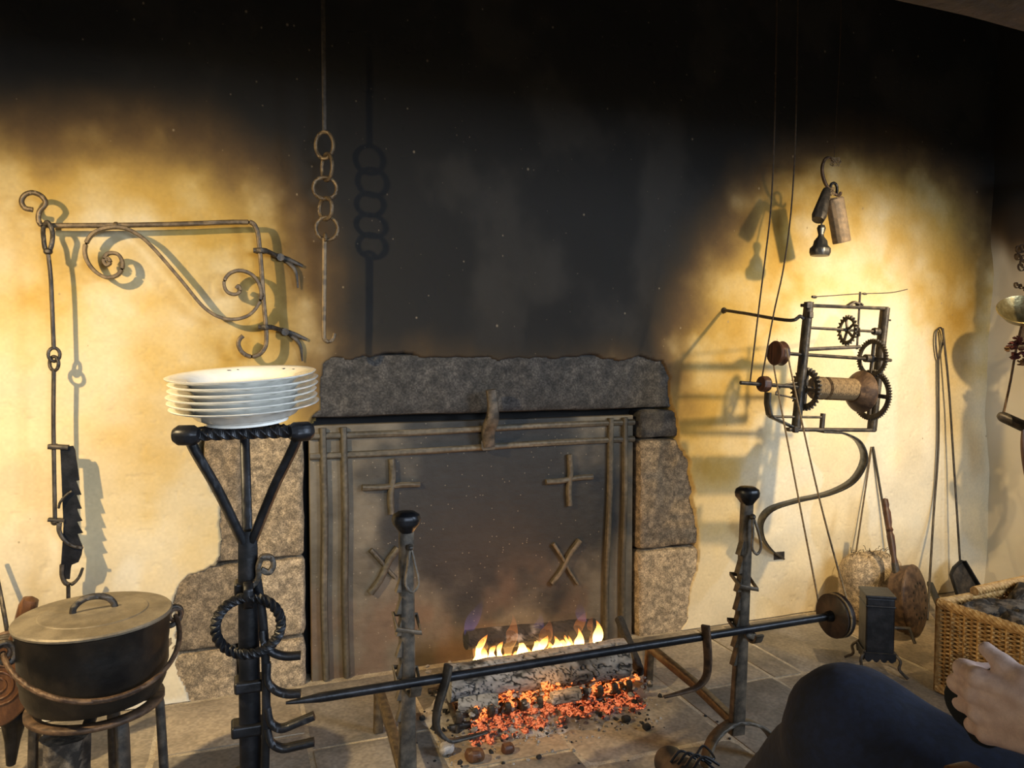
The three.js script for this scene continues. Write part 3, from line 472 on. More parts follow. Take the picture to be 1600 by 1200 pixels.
// ---- tall fire dog with cup, rings and hooks
const cupTop = V(0.02, 0.862, 0.96);
{
  const K = 1.31 / FOCAL, c = cupTop, t = thing('cup_firedog', 'tall black iron fire dog with a cup that carries plates', 'fire dog', V(c.x, 0, c.z));
  const corner = (a, r) => V(c.x + Math.sin(a) * r, c.y, c.z + Math.cos(a) * r), R = 0.098, A = [corner(-1.08, R), corner(1.02, R), corner(Math.PI, R)], neck = V(c.x + 0.001, 0.672, c.z);
  for (let i = 0; i < 3; i++) {
    const a = A[i], b = A[(i + 1) % 3];
    part('twisted_bar', sweep(Array.from({ length: 60 }, (_, k) => a.clone().lerp(b, k / 59)), rect(0.0165, 0.0165, 0.12), { twist: 15, w: V(0, 1, 0), crease: 0.5 }), M.blackIron, t);
    part('arm', sweep([a.clone().add(V(0, -0.004, 0)), a.clone().lerp(neck, 0.08).add(V(0, -0.008, 0)), a.clone().lerp(neck, 0.5).add(V((a.x - c.x) * 0.03, 0, (a.z - c.z) * 0.03)), neck.clone().add(V((a.x - c.x) * 0.09, 0.0, (a.z - c.z) * 0.09))], rect(0.017, 0.013), { smooth: 24, w: V(-(a.z - c.z), 0, a.x - c.x) }), M.blackIron, t);
    const out = a.clone().sub(V(c.x, a.y, c.z)).normalize();
    part('knuckle', aim(lathe([[0, -0.021], [0.011, -0.02], [0.0165, -0.012], [0.0165, 0.012], [0.011, 0.02], [0, 0.021]], 18), i < 2 ? b.clone().sub(A[i === 0 ? 0 : 0]).setX(1).setY(0).setZ(i === 0 ? 0.35 : -0.35).normalize() : out, a.clone().addScaledVector(out, 0.004)), M.blackIron, t);
  }
  const sh = V(c.x, 0, c.z);
  part('shaft', sweep([V(0.001, 0.69, 0), V(0.001, 0.66, 0), V(0, 0.46, 0), V(0, 0.06, 0)].map((p) => p.add(sh)), rect(0.034, 0.026, 0.1), { w: V(1, 0, 0), scale: (u) => 0.86 + 0.24 * u }), M.blackIron, t);
  part('foot', [sweep([V(-0.13, 0, 0.05), V(-0.11, 0.05, 0.03), V(0, 0.085, 0), V(0.11, 0.05, 0.03), V(0.13, 0, 0.05)].map((p) => p.add(sh)), rect(0.04, 0.012), { smooth: 30, w: ZX }), sweep([V(0, 0.08, 0), V(0, 0.09, -0.2), V(0, 0.088, -0.36), V(0, 0, -0.38)].map((p) => p.add(sh)), rect(0.03, 0.024), { w: V(1, 0, 0) })], M.blackIron, t);
  for (const [y, dx, w] of [[0.424, 0, 0.05], [0.348, -0.004, 0.054], [0.262, -0.002, 0.05], [0.2, 0, 0.05]]) part('collar', rbox(w, 0.021, 0.042, 0.005).translate(c.x + dx, y, c.z), M.blackIron, t);
  const zz = c.z + 0.028, q = (x, y, z = zz) => at(x, y, z);
  const scroll = part('scroll', sweep([q(388, 920), q(403, 905), q(404, 884), q(411, 870), q(424, 872), q(427, 884), q(420, 894), q(408, 890)], rect(0.012, 0.009), { smooth: 40, w: ZX }), M.iron, t);
  { const s0 = q(386, 918, c.z); part('clasp', rbox(0.042, 0.026, 0.036, 0.005).translate(s0.x, s0.y, s0.z), M.blackIron, t); part('staple', sweep([q(388, 912), q(388, 918, zz + 0.016), q(388, 932, zz + 0.02), q(388, 946, zz + 0.012), q(388, 948, zz - 0.006)], rect(0.016, 0.008), { smooth: 16, w: V(1, 0, 0) }), M.blackIron, t); }
  const rc = q(388, 978, zz + 0.012), n = 150, kk = (1.27 / FOCAL);
  part('twisted_ring', sweep(Array.from({ length: n }, (_, k) => { const f = k / n * 2 * Math.PI; return V(rc.x + Math.sin(f) * 49 * kk, rc.y + Math.cos(f) * 47 * kk, rc.z + Math.cos(f) * 0.004 + Math.sin(f) * 0.006); }), rect(0.0145, 0.0145, 0.14), { closed: true, twist: 2 * Math.PI * 7 * n / (n - 1) , w: undefined, crease: 0.5 }), M.blackIron, t);
  part('hook_strap', sweep([q(402, 905), q(410, 960), q(414, 1010), q(416, 1100), q(414, 1200), q(412, 1300)], rect(0.014, 0.011), { smooth: 20, w: V(1, 0, 0) }), M.blackIron, t);
  for (const pts of [[[410, 985], [413, 1005], [424, 1018], [444, 1025], [470, 1024]], [[418, 1035], [419, 1065], [430, 1078], [448, 1084], [470, 1083]], [[418, 1105], [424, 1130], [438, 1138], [462, 1130], [491, 1118]], [[418, 1138], [424, 1160], [440, 1169], [464, 1165], [491, 1159]]])
    part('hook', sweep(pts.map(([x, y], i) => q(x, y, zz + i * 0.004)), rect(0.016, 0.0115), { smooth: 24, w: ZX }), M.blackIron, t);
}
// ---- six soup plates stacked in the cup
{
  const prof = [[0, 0.004], [0.052, 0.004], [0.062, 0.0], [0.068, 0.0], [0.068, 0.004], [0.082, 0.011], [0.090, 0.020], [0.115, 0.0265], [0.1205, 0.0285], [0.1214, 0.0302], [0.1197, 0.0308], [0.113, 0.0290], [0.088, 0.0235], [0.079, 0.0145], [0.066, 0.009], [0.05, 0.0078], [0, 0.0078]];
  const plateGeo = boxUV(lathe(prof, 64, 0.9)), names6 = ['bottom soup plate of the white stack on the fire dog', 'second white soup plate from the bottom of the stack', 'third white soup plate from the bottom of the stack', 'third white soup plate from the top of the stack', 'white soup plate just under the topmost one', 'topmost white soup plate of the stack, with small dark marks on its rim'];
  const up = V(-0.055, 1, 0.075).normalize(), q0 = new THREE.Quaternion().setFromUnitVectors(V(0, 1, 0), up), b0 = cupTop.clone().add(V(0.002, 0.0155, -0.002));
  srand(5);
  for (let i = 0; i < 6; i++) {
    const m = new THREE.Mesh(plateGeo, M.china); m.name = numbered('soup_plate'); m.castShadow = m.receiveShadow = true;
    m.position.copy(b0).addScaledVector(up, i * 0.0103).add(V(rr(-0.0025, 0.0025) + (i === 5 ? -0.003 : 0), 0, rr(-0.002, 0.002))); m.quaternion.copy(q0);
    m.userData = { label: names6[i], category: 'plate', group: 'white soup plates stacked on the fire dog' }; scene.add(m);
    if (i === 5) for (const [a, l] of [[3.35, 0.006], [3.2, 0.003], [2.35, 0.007], [2.1, 0.003]]) {
      const g = rbox(l, 0.0006, 0.0035, 0.0003, 1); g.rotateY(-a); g.translate(Math.sin(a) * 0.101, 0.0272, Math.cos(a) * 0.101); const s = new THREE.Mesh(boxUV(g), M.blackIron); s.name = 'printed_mark'; s.userData.label = 'small dark printed mark'; m.add(s);
    }
  }
}
// ================================================================ COOKING THINGS ON THE LEFT
{
  const tv = V(-0.262, 0, 0.655), Y = 0.305;
  const t = thing('trivet', 'round iron trivet on straight legs under the cauldron', 'trivet', tv);
  part('ring', sweep(circ(0.112, 40).map(([a, b]) => V(tv.x + a, Y - 0.004, tv.z + b)), rect(0.010, 0.024), { closed: true, w: V(0, 1, 0) }), M.rustIron, t);
  for (const a of [0.52, 1.75, 3.02, 4.5]) { const s = Math.sin(a), c = Math.cos(a); part('leg', sweep([V(tv.x + s * 0.109, Y, tv.z + c * 0.109), V(tv.x + s * 0.114, Y - 0.03, tv.z + c * 0.114), V(tv.x + s * 0.124, 0, tv.z + c * 0.124)], rect(0.024, 0.017), { w: V(c, 0, -s) }), M.iron, t); }
  part('cross_bar', [bar(V(tv.x - 0.11, Y - 0.006, tv.z), V(tv.x + 0.11, Y - 0.006, tv.z), 0.01, 0.02, V(0, 1, 0)), bar(V(tv.x, Y - 0.006, tv.z - 0.11), V(tv.x, Y - 0.006, tv.z + 0.11), 0.01, 0.02, V(0, 1, 0))], M.iron, t);
  const pb = V(tv.x, Y + 0.008, tv.z), p = thing('cauldron', 'black iron cauldron with hanging bail handle on the trivet', 'cauldron', pb), H = 0.158;
  const L = (pr) => move(lathe(pr, 64), pb.x, pb.y, pb.z);
  part('body', L([[0, 0], [0.09, 0.0], [0.118, 0.008], [0.128, 0.03], [0.130, 0.055], [0.1325, 0.06], [0.133, 0.10], [0.135, 0.115], [0.1355, 0.15], [0.138, H - 0.004], [0.138, H], [0.130, H], [0.127, 0.14], [0.122, 0.03], [0.1, 0.012], [0, 0.012]]), M.pot, p);
  const lug = (a) => V(pb.x + Math.sin(a) * 0.147, pb.y + 0.128, pb.z + Math.cos(a) * 0.147), la = 1.95, lb = la + Math.PI;
  for (const a of [la, lb]) { const q = lug(a), d = V(Math.sin(a), 0, Math.cos(a)), ear = [V(0, 0.018, 0), V(0, 0.012, 0).addScaledVector(d, 0.016), V(0, -0.008, 0).addScaledVector(d, 0.015), V(0, -0.02, 0).addScaledVector(d, -0.006), V(0, 0.0, 0).addScaledVector(d, -0.014)].map((v) => v.add(q)); part('ear', sweep(ear, circ(0.0062, 8), { smooth: 24, closed: true }), M.iron, p); }
  const A = lug(la).add(V(0.006, 0, 0)), B = lug(lb).add(V(-0.006, 0, 0)), side = B.clone().sub(A), mid = A.clone().lerp(B, 0.5), fwd = V(side.z, 0, -side.x).normalize(); if (fwd.z < 0) fwd.negate();
  const bail = []; for (let k = 0; k <= 24; k++) { const f = k / 24 * Math.PI, cx = Math.cos(f), sy = Math.sin(f); bail.push(mid.clone().addScaledVector(side, -cx * 0.5).addScaledVector(fwd, sy * 0.157).add(V(0, -sy * 0.075, 0))); }
  const bl = part('bail', sweep(bail, circ(0.0052, 8), { smooth: 80 }), M.rustIron, p, { label: 'thin rusty bail handle hanging down the front' });
  for (const e of [A, B]) part('bail_end', ringGeo(0.012, 0.0048, 18, 8).rotateY(0.4).translate(e.x, e.y + 0.002, e.z), M.rustIron, bl);
  const lb0 = V(pb.x, pb.y + H, pb.z);
  const ld = part('lid', move(lathe([[0, 0.001], [0.136, 0.001], [0.1405, 0.002], [0.1415, 0.006], [0.139, 0.009], [0.122, 0.0105], [0.098, 0.013], [0.096, 0.0145], [0.092, 0.0145], [0.089, 0.0138], [0.05, 0.016], [0, 0.0165]], 72, 0.5), lb0.x, lb0.y, lb0.z), M.lid, p, { label: 'flat grey iron lid with arched handle' });
  part('handle', sweep([V(-0.036, 0.012, 0.008), V(-0.034, 0.026, 0.008), V(-0.018, 0.040, 0.004), V(0.004, 0.043, 0), V(0.024, 0.036, -0.005), V(0.034, 0.023, -0.008), V(0.036, 0.012, -0.009)].map((v) => v.add(lb0)), circ(0.0062, 8, 0.005), { smooth: 40 }), M.iron, ld);
  // firewood stump under the trivet
  srand(9); let g = new THREE.CylinderGeometry(0.042, 0.046, 0.26, 28, 14); const pp = g.attributes.position; for (let i = 0; i < pp.count; i++) { const x = pp.getX(i), y = pp.getY(i), z = pp.getZ(i), r = Math.hypot(x, z) || 1, a = Math.atan2(z, x), k = 1 + (fb3(Math.cos(a) * 3, y * 5, Math.sin(a) * 3, 4) - 0.5) * 0.45 * (r > 0.03 ? 1 : 0); pp.setXYZ(i, x * k, y, z * k); }
  g.deleteAttribute('normal'); g.deleteAttribute('uv'); g = fin(mergeVertices(g, 1e-5), 0.9); const st = V(-0.312, 0, 0.69); g.translate(st.x, 0.13, st.z);
  single('wood_stump', g, M.bark, 'grey barked log standing upright beneath the trivet', 'log', st);
}
// ---- bellows leaning at the left edge
{
  const z = 0.36, c = at(4, 1060, z), b = thing('bellows', 'carved wooden fire bellows standing on its black nozzle', 'bellows', at(18, 1196, z));
  const s = 1.75 / FOCAL, out = []; for (let k = 0; k < 48; k++) { const f = k / 48 * 2 * Math.PI, up = Math.cos(f), sd = Math.sin(f); const r = 52 * s * (1 - 0.12 * Math.max(0, -up)); out.push([sd * r * (up < 0 ? 0.98 : 0.94), up * 66 * s]); }
  const board = (dz) => { const g = plate2d(out.slice().reverse(), 0.014, 0.003); g.rotateZ(-0.16); g.translate(c.x, c.y, c.z + dz); return g; };
  const fb = part('board', board(0.032), M.wood, b, { label: 'orange-brown carved wooden board' }); part('board', board(-0.032), M.wood, b);
  for (const r of [0.016, 0.03, 0.044]) part('carved_ring', ringGeo(r, 0.0028, 40, 8).translate(c.x, c.y, c.z + 0.039), M.wood, fb);
  const folds = []; for (const [sc, dz] of [[0.97, 0.019], [0.9, 0.008], [0.97, -0.003], [0.9, -0.013], [0.97, -0.022]]) { const g = plate2d(out.map(([x, y]) => [x * sc, y * sc]).reverse(), 0.012, 0.003); g.rotateZ(-0.16); g.translate(c.x, c.y, c.z + dz); folds.push(g); }
  part('leather_folds', folds, M.leather, b);
  const h0 = at(22, 1002, z + 0.032), h1 = at(46, 942, z + 0.034), hd = h1.clone().sub(h0).normalize(), len = h1.distanceTo(h0);
  part('handle', aim(lathe([[0, -0.02], [0.012, -0.02], [0.013, len * 0.3], [0.017, len * 0.62], [0.0195, len * 0.9], [0.016, len * 1.1], [0, len * 1.18]], 20), hd, h0), M.wood, b);
  const n0 = at(22, 1118, z), n1 = at(17, 1196, z), nd = n1.clone().sub(n0), nl = nd.length();
  part('nozzle', aim(lathe([[0, -0.012], [0.031, -0.012], [0.033, 0.0], [0.024, 0.02], [0.016, nl * 0.5], [0.0095, nl * 0.98], [0.006, nl], [0, nl]], 20), nd, n0), M.blackIron, b);
}
single('fire_iron', pathRod([at(-14, 860, 0.06), at(0, 925, 0.10), at(11, 985, 0.135), fl(26, 1110, 0.002)], 0.0055, 20), M.iron, 'thin iron rod leaning on the wall behind the bellows', 'fire iron', fl(26, 1110, 0));

// ================================================================ THE FIRE
const ashLog = new THREE.MeshStandardMaterial({ vertexColors: true, roughness: 0.97, bumpMap: fineBump, bumpScale: 0.004 });
function vor(x, y, z) { let f1 = 9, f2 = 9; const X = Math.floor(x), Y = Math.floor(y), Z = Math.floor(z); for (let i = -1; i < 2; i++) for (let j = -1; j < 2; j++) for (let k = -1; k < 2; k++) { const a = X + i, b = Y + j, c = Z + k, d = Math.hypot(a + hash3(a, b, c) - x, b + hash3(a, b, c + 71) - y, c + hash3(a + 13, b, c) - z); if (d < f1) { f2 = f1; f1 = d; } else if (d < f2) f2 = d; } return f2 - f1; }
function burntLog(a, b, r, cell, ash, seed, label) {
  const L = a.distanceTo(b), n = Math.round(L / 0.0035), m = r > 0.04 ? 110 : 60, rings = []; 
  let g = new THREE.CylinderGeometry(r, r * 0.94, L, m, n, false); g.deleteAttribute('normal'); g.deleteAttribute('uv'); g = mergeVertices(g, 1e-5);
  const p = g.attributes.position, col = new Float32Array(p.count * 3);
  for (let i = 0; i < p.count; i++) {
    const x = p.getX(i), y = p.getY(i), z = p.getZ(i), rr0 = Math.hypot(x, z), wx = x * cell + fb3(x * 26, y * 26, z * 26 + seed, 3) * 2.6, wy = y * cell * 0.55 + seed * 5 + fb3(x * 22 + 9, y * 22, z * 22, 3) * 2.2, e = vor(wx, wy, z * cell + fb3(y * 24, x * 24, seed, 3) * 2.6);
    const crack = 1 - sstep(0.025, 0.085, e), low = fb3(x * 14, y * 8 + seed, z * 14, 3) - 0.5; let k = 1 + low * 0.42 - crack * 0.10 + (fb3(x * 70, y * 70, z * 70, 2) - 0.5) * 0.05;
    if (rr0 < r * 0.5) k = 1; p.setXYZ(i, x * k, y + (rr0 < r * 0.9 && Math.abs(y) > L * 0.49 ? low * 0.03 : 0), z * k);
    const pale = sstep(0.38, 0.62, fb3(x * 26 + 5, y * 17, z * 26 + seed, 4) + ash - 0.5), grey0 = mix(0.03, 0.27, pale) * (0.7 + 0.6 * n3(x * 150, y * 150, z * 150)), cc = mix(grey0, 0.018, crack);
    col[i * 3] = cc; col[i * 3 + 1] = cc * 0.955; col[i * 3 + 2] = cc * 0.91;
  }
  g.setAttribute('color', new THREE.BufferAttribute(col, 3)); g = fin(g, 1.3); aim(g, b.clone().sub(a), a.clone().lerp(b, 0.5));
  const m0 = new THREE.Mesh(g, ashLog); const base = a.clone().lerp(b, 0.5); base.y -= r; g.translate(-base.x, -base.y, -base.z); m0.position.copy(base); m0.castShadow = m0.receiveShadow = true;
  m0.name = numbered('burning_log'); m0.userData = { label, category: 'log', group: 'logs on the fire' }; scene.add(m0); return m0;
}
burntLog(fl(700, 1066, 0.105), fl(975, 1028, 0.105), 0.052, 40, 0.60, 1, 'thick front log, charred and cracked, crusted with pale ash');
burntLog(at(728, 1000, 0.17), at(930, 982, 0.15), 0.032, 40, 0.3, 2, 'slimmer black log at the back, wrapped in flames');
burntLog(fl(716, 1098, 0.055), fl(778, 1100, 0.05), 0.026, 55, 0.6, 3, 'short ash-grey log end lying low at the left of the fire');
burntLog(fl(862, 1092, 0.055), fl(905, 1083, 0.06), 0.02, 55, 0.6, 4, 'short ash-grey log stub lying low among the glowing embers');
burntLog(fl(1000, 1050, 0.03), at(968, 968, 0.10), 0.017, 60, 0.2, 5, 'thin dark charred branch leaning at the right end of the fire');
{ // iron fire grate with upturned finger ends
  const a = fl(716, 1130, 0.03), b = fl(982, 1080, 0.03), g = thing('fire_grate', 'low iron grate with a row of upturned fingers before the embers', 'grate', V((a.x + b.x) / 2, 0, a.z - 0.12));
  for (let k = 0; k < 12; k++) { const p = a.clone().lerp(b, k / 11), q = p.clone().add(V(0.03, 0, -0.27)); q.y = 0.028; part('finger', sweep([q, p.clone().add(V(0.002, -0.002, -0.03)), p.clone().add(V(0, 0.002, -0.006)), p.clone().add(V(0, 0.016, 0.006)), p.clone().add(V(-0.002, 0.034, 0.004))], rect(0.016, 0.012), { smooth: 20, w: V(1, 0, 0.15), scale: (t) => t > 0.97 ? 0.55 : 1 }), M.iron, g); }
  for (const [f, y] of [[0.05, 0.014], [0.9, 0.014]]) part('rail', bar(a.clone().add(V(-0.02, y - 0.03, -f * 0.27)), b.clone().add(V(0.02, y - 0.03, -f * 0.27)), 0.014, 0.014, V(0, 1, 0)), M.iron, g);
  for (const e of [a, b]) for (const dz of [-0.012, -0.24]) part('leg', rod(V(e.x, 0.02, e.z + dz), V(e.x, 0, e.z + dz), 0.008), M.iron, g);
}
{ // embers, ash and cinders that nobody could count
  srand(31);
  const heapH = (x, z) => { const dx = (x - 0.81) / 0.33, dz = (z - 0.34 + (x - 0.81) * 0.06) / 0.22, e = 1 - Math.hypot(dx, dz) ** 2 + (fb3(x * 11, z * 11, 8, 3) - 0.5) * 0.9; return -0.004 + 0.006 * sstep(-0.05, 0.12, e) + 0.026 * sstep(0.05, 0.9, e) * (0.5 + fb3(x * 30, z * 30, 2, 3)); };
  const chunk = (r) => { let g = new THREE.IcosahedronGeometry(r, 0); g.deleteAttribute('uv'); g.deleteAttribute('normal'); g = mergeVertices(g, 1e-6); const p = g.attributes.position; for (let i = 0; i < p.count; i++) p.setXYZ(i, p.getX(i) * rr(0.55, 1.35), p.getY(i) * rr(0.45, 1.0), p.getZ(i) * rr(0.55, 1.35)); g.rotateY(rr(0, 6)); g.rotateX(rr(-0.6, 0.6)); return fin(g, 0.3); };
  const scatter = (n, x0, x1, z0, z1, y0, y1, r0, r1, dens) => { const l = []; for (let i = 0; i < n; i++) { const u = rnd(), v = rnd(), x = mix(x0, x1, u), z = mix(z0, z1, v) - (x - 0.8) * 0.06, heap = heapH(x, z); if (dens && rnd() > dens(u, v)) continue; const r = mix(r0, r1, rnd() ** 2); const g = chunk(r); g.translate(x, mix(y0, y1, rnd()) + r * 0.3 + heap, z); l.push(g); } return l; };
  const base = V(0.8, 0, 0.36), crust = texture(256, 256, (u, v) => { const t = sstep(0.28, 0.62, fb2(u, v, 6, 301, 4)); return [t, t * t * 0.95, t * t * t * 0.8]; }, true, [0.05, 0.05]);   // hot cracks in a dark crust
  const ember = (c, i) => new THREE.MeshStandardMaterial({ color: 0x3a2a24, roughness: 0.95, emissive: new THREE.Color().setRGB(...c), emissiveIntensity: i, emissiveMap: crust });
  const bed = (u, v) => 1 - Math.abs(u - 0.5) ** 3 * 5;
  single('ember_bed', scatter(620, 0.58, 1.10, 0.16, 0.44, 0.0, 0.05, 0.007, 0.019, bed), ember([1, 0.36, 0.14], 1.6), 'bed of glowing orange embers under the logs', 'embers', base, null, { kind: 'stuff' });
  single('bright_embers', scatter(200, 0.62, 1.04, 0.22, 0.40, 0.035, 0.075, 0.005, 0.013, bed), ember([1, 0.45, 0.14], 2.8), 'brightest yellow-orange embers between the logs', 'embers', base, null, { kind: 'stuff' });
  single('front_embers', scatter(900, 0.56, 1.08, 0.425, 0.52, 0.0, 0.008, 0.004, 0.012, (u, v) => (1 - v) ** 0.7), ember([1, 0.30, 0.17], 0.9), 'dull red embers fallen in front of the grate', 'embers', base, null, { kind: 'stuff' });
  const ashMat = mat([0.36, 0.34, 0.32], [0.66, 0.63, 0.60], { rough: 1, seed: 191, tile: 0.35, bump: 0.002, coarse: true }), charMat = mat([0.05, 0.048, 0.048], [0.15, 0.14, 0.135], { rough: 0.95, seed: 193, tile: 0.05, bump: 0.002 });
  single('loose_ash', [...scatter(900, 0.52, 1.14, 0.08, 0.47, 0, 0.045, 0.003, 0.012, bed), ...scatter(1100, 0.47, 1.12, 0.44, 0.64, 0, 0.001, 0.0012, 0.006, (u, v) => (1 - v) ** 1.2)], ashMat, 'pale loose ash heaped under and before the fire', 'ash', base, null, { kind: 'stuff' });
  single('charcoal_crumbs', [...scatter(260, 0.48, 1.14, 0.2, 0.62, 0, 0.03, 0.003, 0.011, (u, v) => 1 - v * 0.6), ...scatter(70, 0.3, 1.35, 0.4, 0.75, 0, 0, 0.002, 0.006)], charMat, 'black charcoal crumbs scattered over the hearth', 'charcoal', base, null, { kind: 'stuff' });
  // low heap of ash that carries the embers
  let g = new THREE.PlaneGeometry(0.80, 0.60, 90, 66); g.rotateX(-Math.PI / 2); const p = g.attributes.position; for (let i = 0; i < p.count; i++) p.setY(i, heapH(p.getX(i) + 0.81, p.getZ(i) + 0.37) - 0.0025);
  g.computeVertexNormals(); g = fin(g, 1.2); g.translate(0.81, 0, 0.37); single('ash_heap', g, ashMat, 'low heap of grey ash spread under the fire', 'ash', V(0.81, 0, 0.37), null, { kind: 'stuff' });
  const lump = (px, py, r, label, m, name) => { const q = fl(px, py, 0), h = rough(r * 2, r * 1.5, r * 1.7, 8, 8, 8, r * 0.35, 0.6 / r, r * 0.7, px); h.translate(q.x, r * 0.72, q.z); single(name, h, m, label, 'charcoal', q); };
  lump(1010, 1140, 0.011, 'single black coal on the flagstone right of the fire', charMat, 'coal_lump');
  lump(978, 1128, 0.012, 'black coal beside white ash right of the red embers', charMat, 'coal_lump');
  lump(742, 1190, 0.022, 'split brown chestnut shell before the fire', M.wood, 'chestnut_shell');
  lump(793, 1176, 0.016, 'dark burnt chestnut beside the brown shell', M.darkWood, 'chestnut');
  lump(842, 1186, 0.007, 'tiny black cinder before the red embers', charMat, 'coal_lump');
  lump(698, 1178, 0.02, 'pale cinder crust left of the brown chestnut shell', ashMat, 'cinder');
  lump(660, 1125, 0.008, 'small black cinder beside the left andiron', charMat, 'coal_lump');
}
{ // flames: hot at the root, thinning to nothing at the tip
  const ramp = (a, b, c) => texture(4, 64, (u, v) => v < 0.4 ? mix3(a, b, v / 0.4) : mix3(b, c, (v - 0.4) / 0.6));
  const fade = texture(4, 64, (u, v) => grey(0.02 + 0.9 * sstep(0, 0.10, v) * (1 - v) ** 1.1), false);
  const fm = (r, i, o) => new THREE.MeshStandardMaterial({ color: 0x000000, roughness: 1, emissive: 0xffffff, emissiveMap: r, emissiveIntensity: i, alphaMap: fade, transparent: true, opacity: o, side: THREE.DoubleSide, depthWrite: false });
  const core = fm(ramp([1, 0.93, 0.72], [1, 0.80, 0.45], [1, 0.55, 0.2]), 24, 0.36), soft = fm(ramp([1, 0.8, 0.5], [1, 0.66, 0.34], [1, 0.5, 0.22]), 6, 0.06), blue = fm(ramp([0.62, 0.5, 0.8], [0.45, 0.42, 0.8], [0.3, 0.3, 0.6]), 2.2, 0.06);
  const f = thing('flames', 'low yellow flames licking along the back log', 'fire', at(830, 1030, 0.22)); srand(41);
  const tongue = (px, py, top, w, m, z, lean = 0, name = 'flame') => {
    const a = at(px, py, z), b = at(px + lean, top, z - 0.01), h = b.y - a.y, pts = [], s = rr(0, 6); for (let k = 0; k <= 14; k++) { const t = k / 14; pts.push(V(mix(a.x, b.x, t * t) + Math.sin(t * 5 + s) * h * 0.10 * t, a.y + h * t, mix(a.z, b.z, t) + Math.cos(t * 4 + s) * 0.008)); }
    const g = sweep(pts, circ(w, 12, w * 0.5), { w: V(1, 0, 0.2), scale: (t) => Math.max(0.02, Math.pow(1 - t, 0.75) * (0.5 + 1.2 * Math.sqrt(t)) * (0.85 + 0.3 * Math.sin(t * 7 + s)) + 0.02), crease: 2 }), q = g.attributes.position, uv = new Float32Array(q.count * 2);
    for (let i = 0; i < q.count; i++) { uv[i * 2] = 0.5; uv[i * 2 + 1] = clamp((q.getY(i) - a.y) / h, 0.01, 0.99); } g.setAttribute('uv', new THREE.BufferAttribute(uv, 2)); part(name, g, m, f, { keepUV: true });
  };
  for (let i = 0; i < 26; i++) { const u = i / 25, x = mix(742, 932, u) + rr(-5, 5), y = mix(1042, 1018, u) + rr(-3, 3); tongue(x, y, y - rr(14, 34) - (i % 4 === 1 ? rr(8, 22) : 0), rr(0.011, 0.021), core, rr(0.19, 0.225), rr(-6, 8)); }
  for (const [x, y, t, w, l] of [[748, 1036, 985, 0.024, 6], [795, 1030, 960, 0.022, 4], [850, 1024, 968, 0.026, 4], [905, 1016, 955, 0.024, 6], [928, 1012, 962, 0.016, -6], [872, 1062, 1022, 0.011, 10]]) tongue(x, y, t, w, soft, x === 872 ? 0.41 : 0.19, l);
  for (const [x, y, t, w, l] of [[733, 1006, 935, 0.022, 16], [838, 1004, 955, 0.018, 5], [918, 996, 940, 0.024, -18], [868, 1066, 1018, 0.013, 14]]) tongue(x, y, t, w, blue, x === 868 ? 0.41 : 0.17, l, 'blue_flame');
}
// ================================================================ ROASTING JACK ON THE RIGHT WALL
const aimZ = (g, dir, p) => { g.applyQuaternion(new THREE.Quaternion().setFromUnitVectors(V(0, 0, 1), dir.clone().normalize())); g.translate(p.x, p.y, p.z); return g; };
function gear(R, teeth, thick, spokes, tooth = 0.12, rim = 0.80, hub = 0.2) {
  const o = []; for (let k = 0; k < teeth; k++) { const s = 2 * Math.PI / teeth, f = k * s; o.push([Math.cos(f) * R * (1 - tooth), Math.sin(f) * R * (1 - tooth)], [Math.cos(f + s * 0.3) * R * (1 - tooth), Math.sin(f + s * 0.3) * R * (1 - tooth)], [Math.cos(f + s * 0.5) * R, Math.sin(f + s * 0.5) * R], [Math.cos(f + s * 0.72) * R, Math.sin(f + s * 0.72) * R]); }
  const holes = []; for (let k = 0; k < spokes; k++) { const s = 2 * Math.PI / spokes, w = 0.13, h = [], ri = R * (1 - tooth) * rim, r0 = R * hub; for (let i = 0; i <= 8; i++) { const f = k * s + w * 0.8 + (s - 1.6 * w) * i / 8; h.push([Math.cos(f) * ri, Math.sin(f) * ri]); } for (let i = 4; i >= 0; i--) { const g = k * s + s / 2 + (s * 0.5 - w * 1.8) * (i / 4 - 0.5) * 2 * 0.7; h.push([Math.cos(g) * r0, Math.sin(g) * r0]); } holes.push(h.reverse()); }
  return plate2d(o, thick, thick * 0.12, holes);
}
const JZ = 0.40;
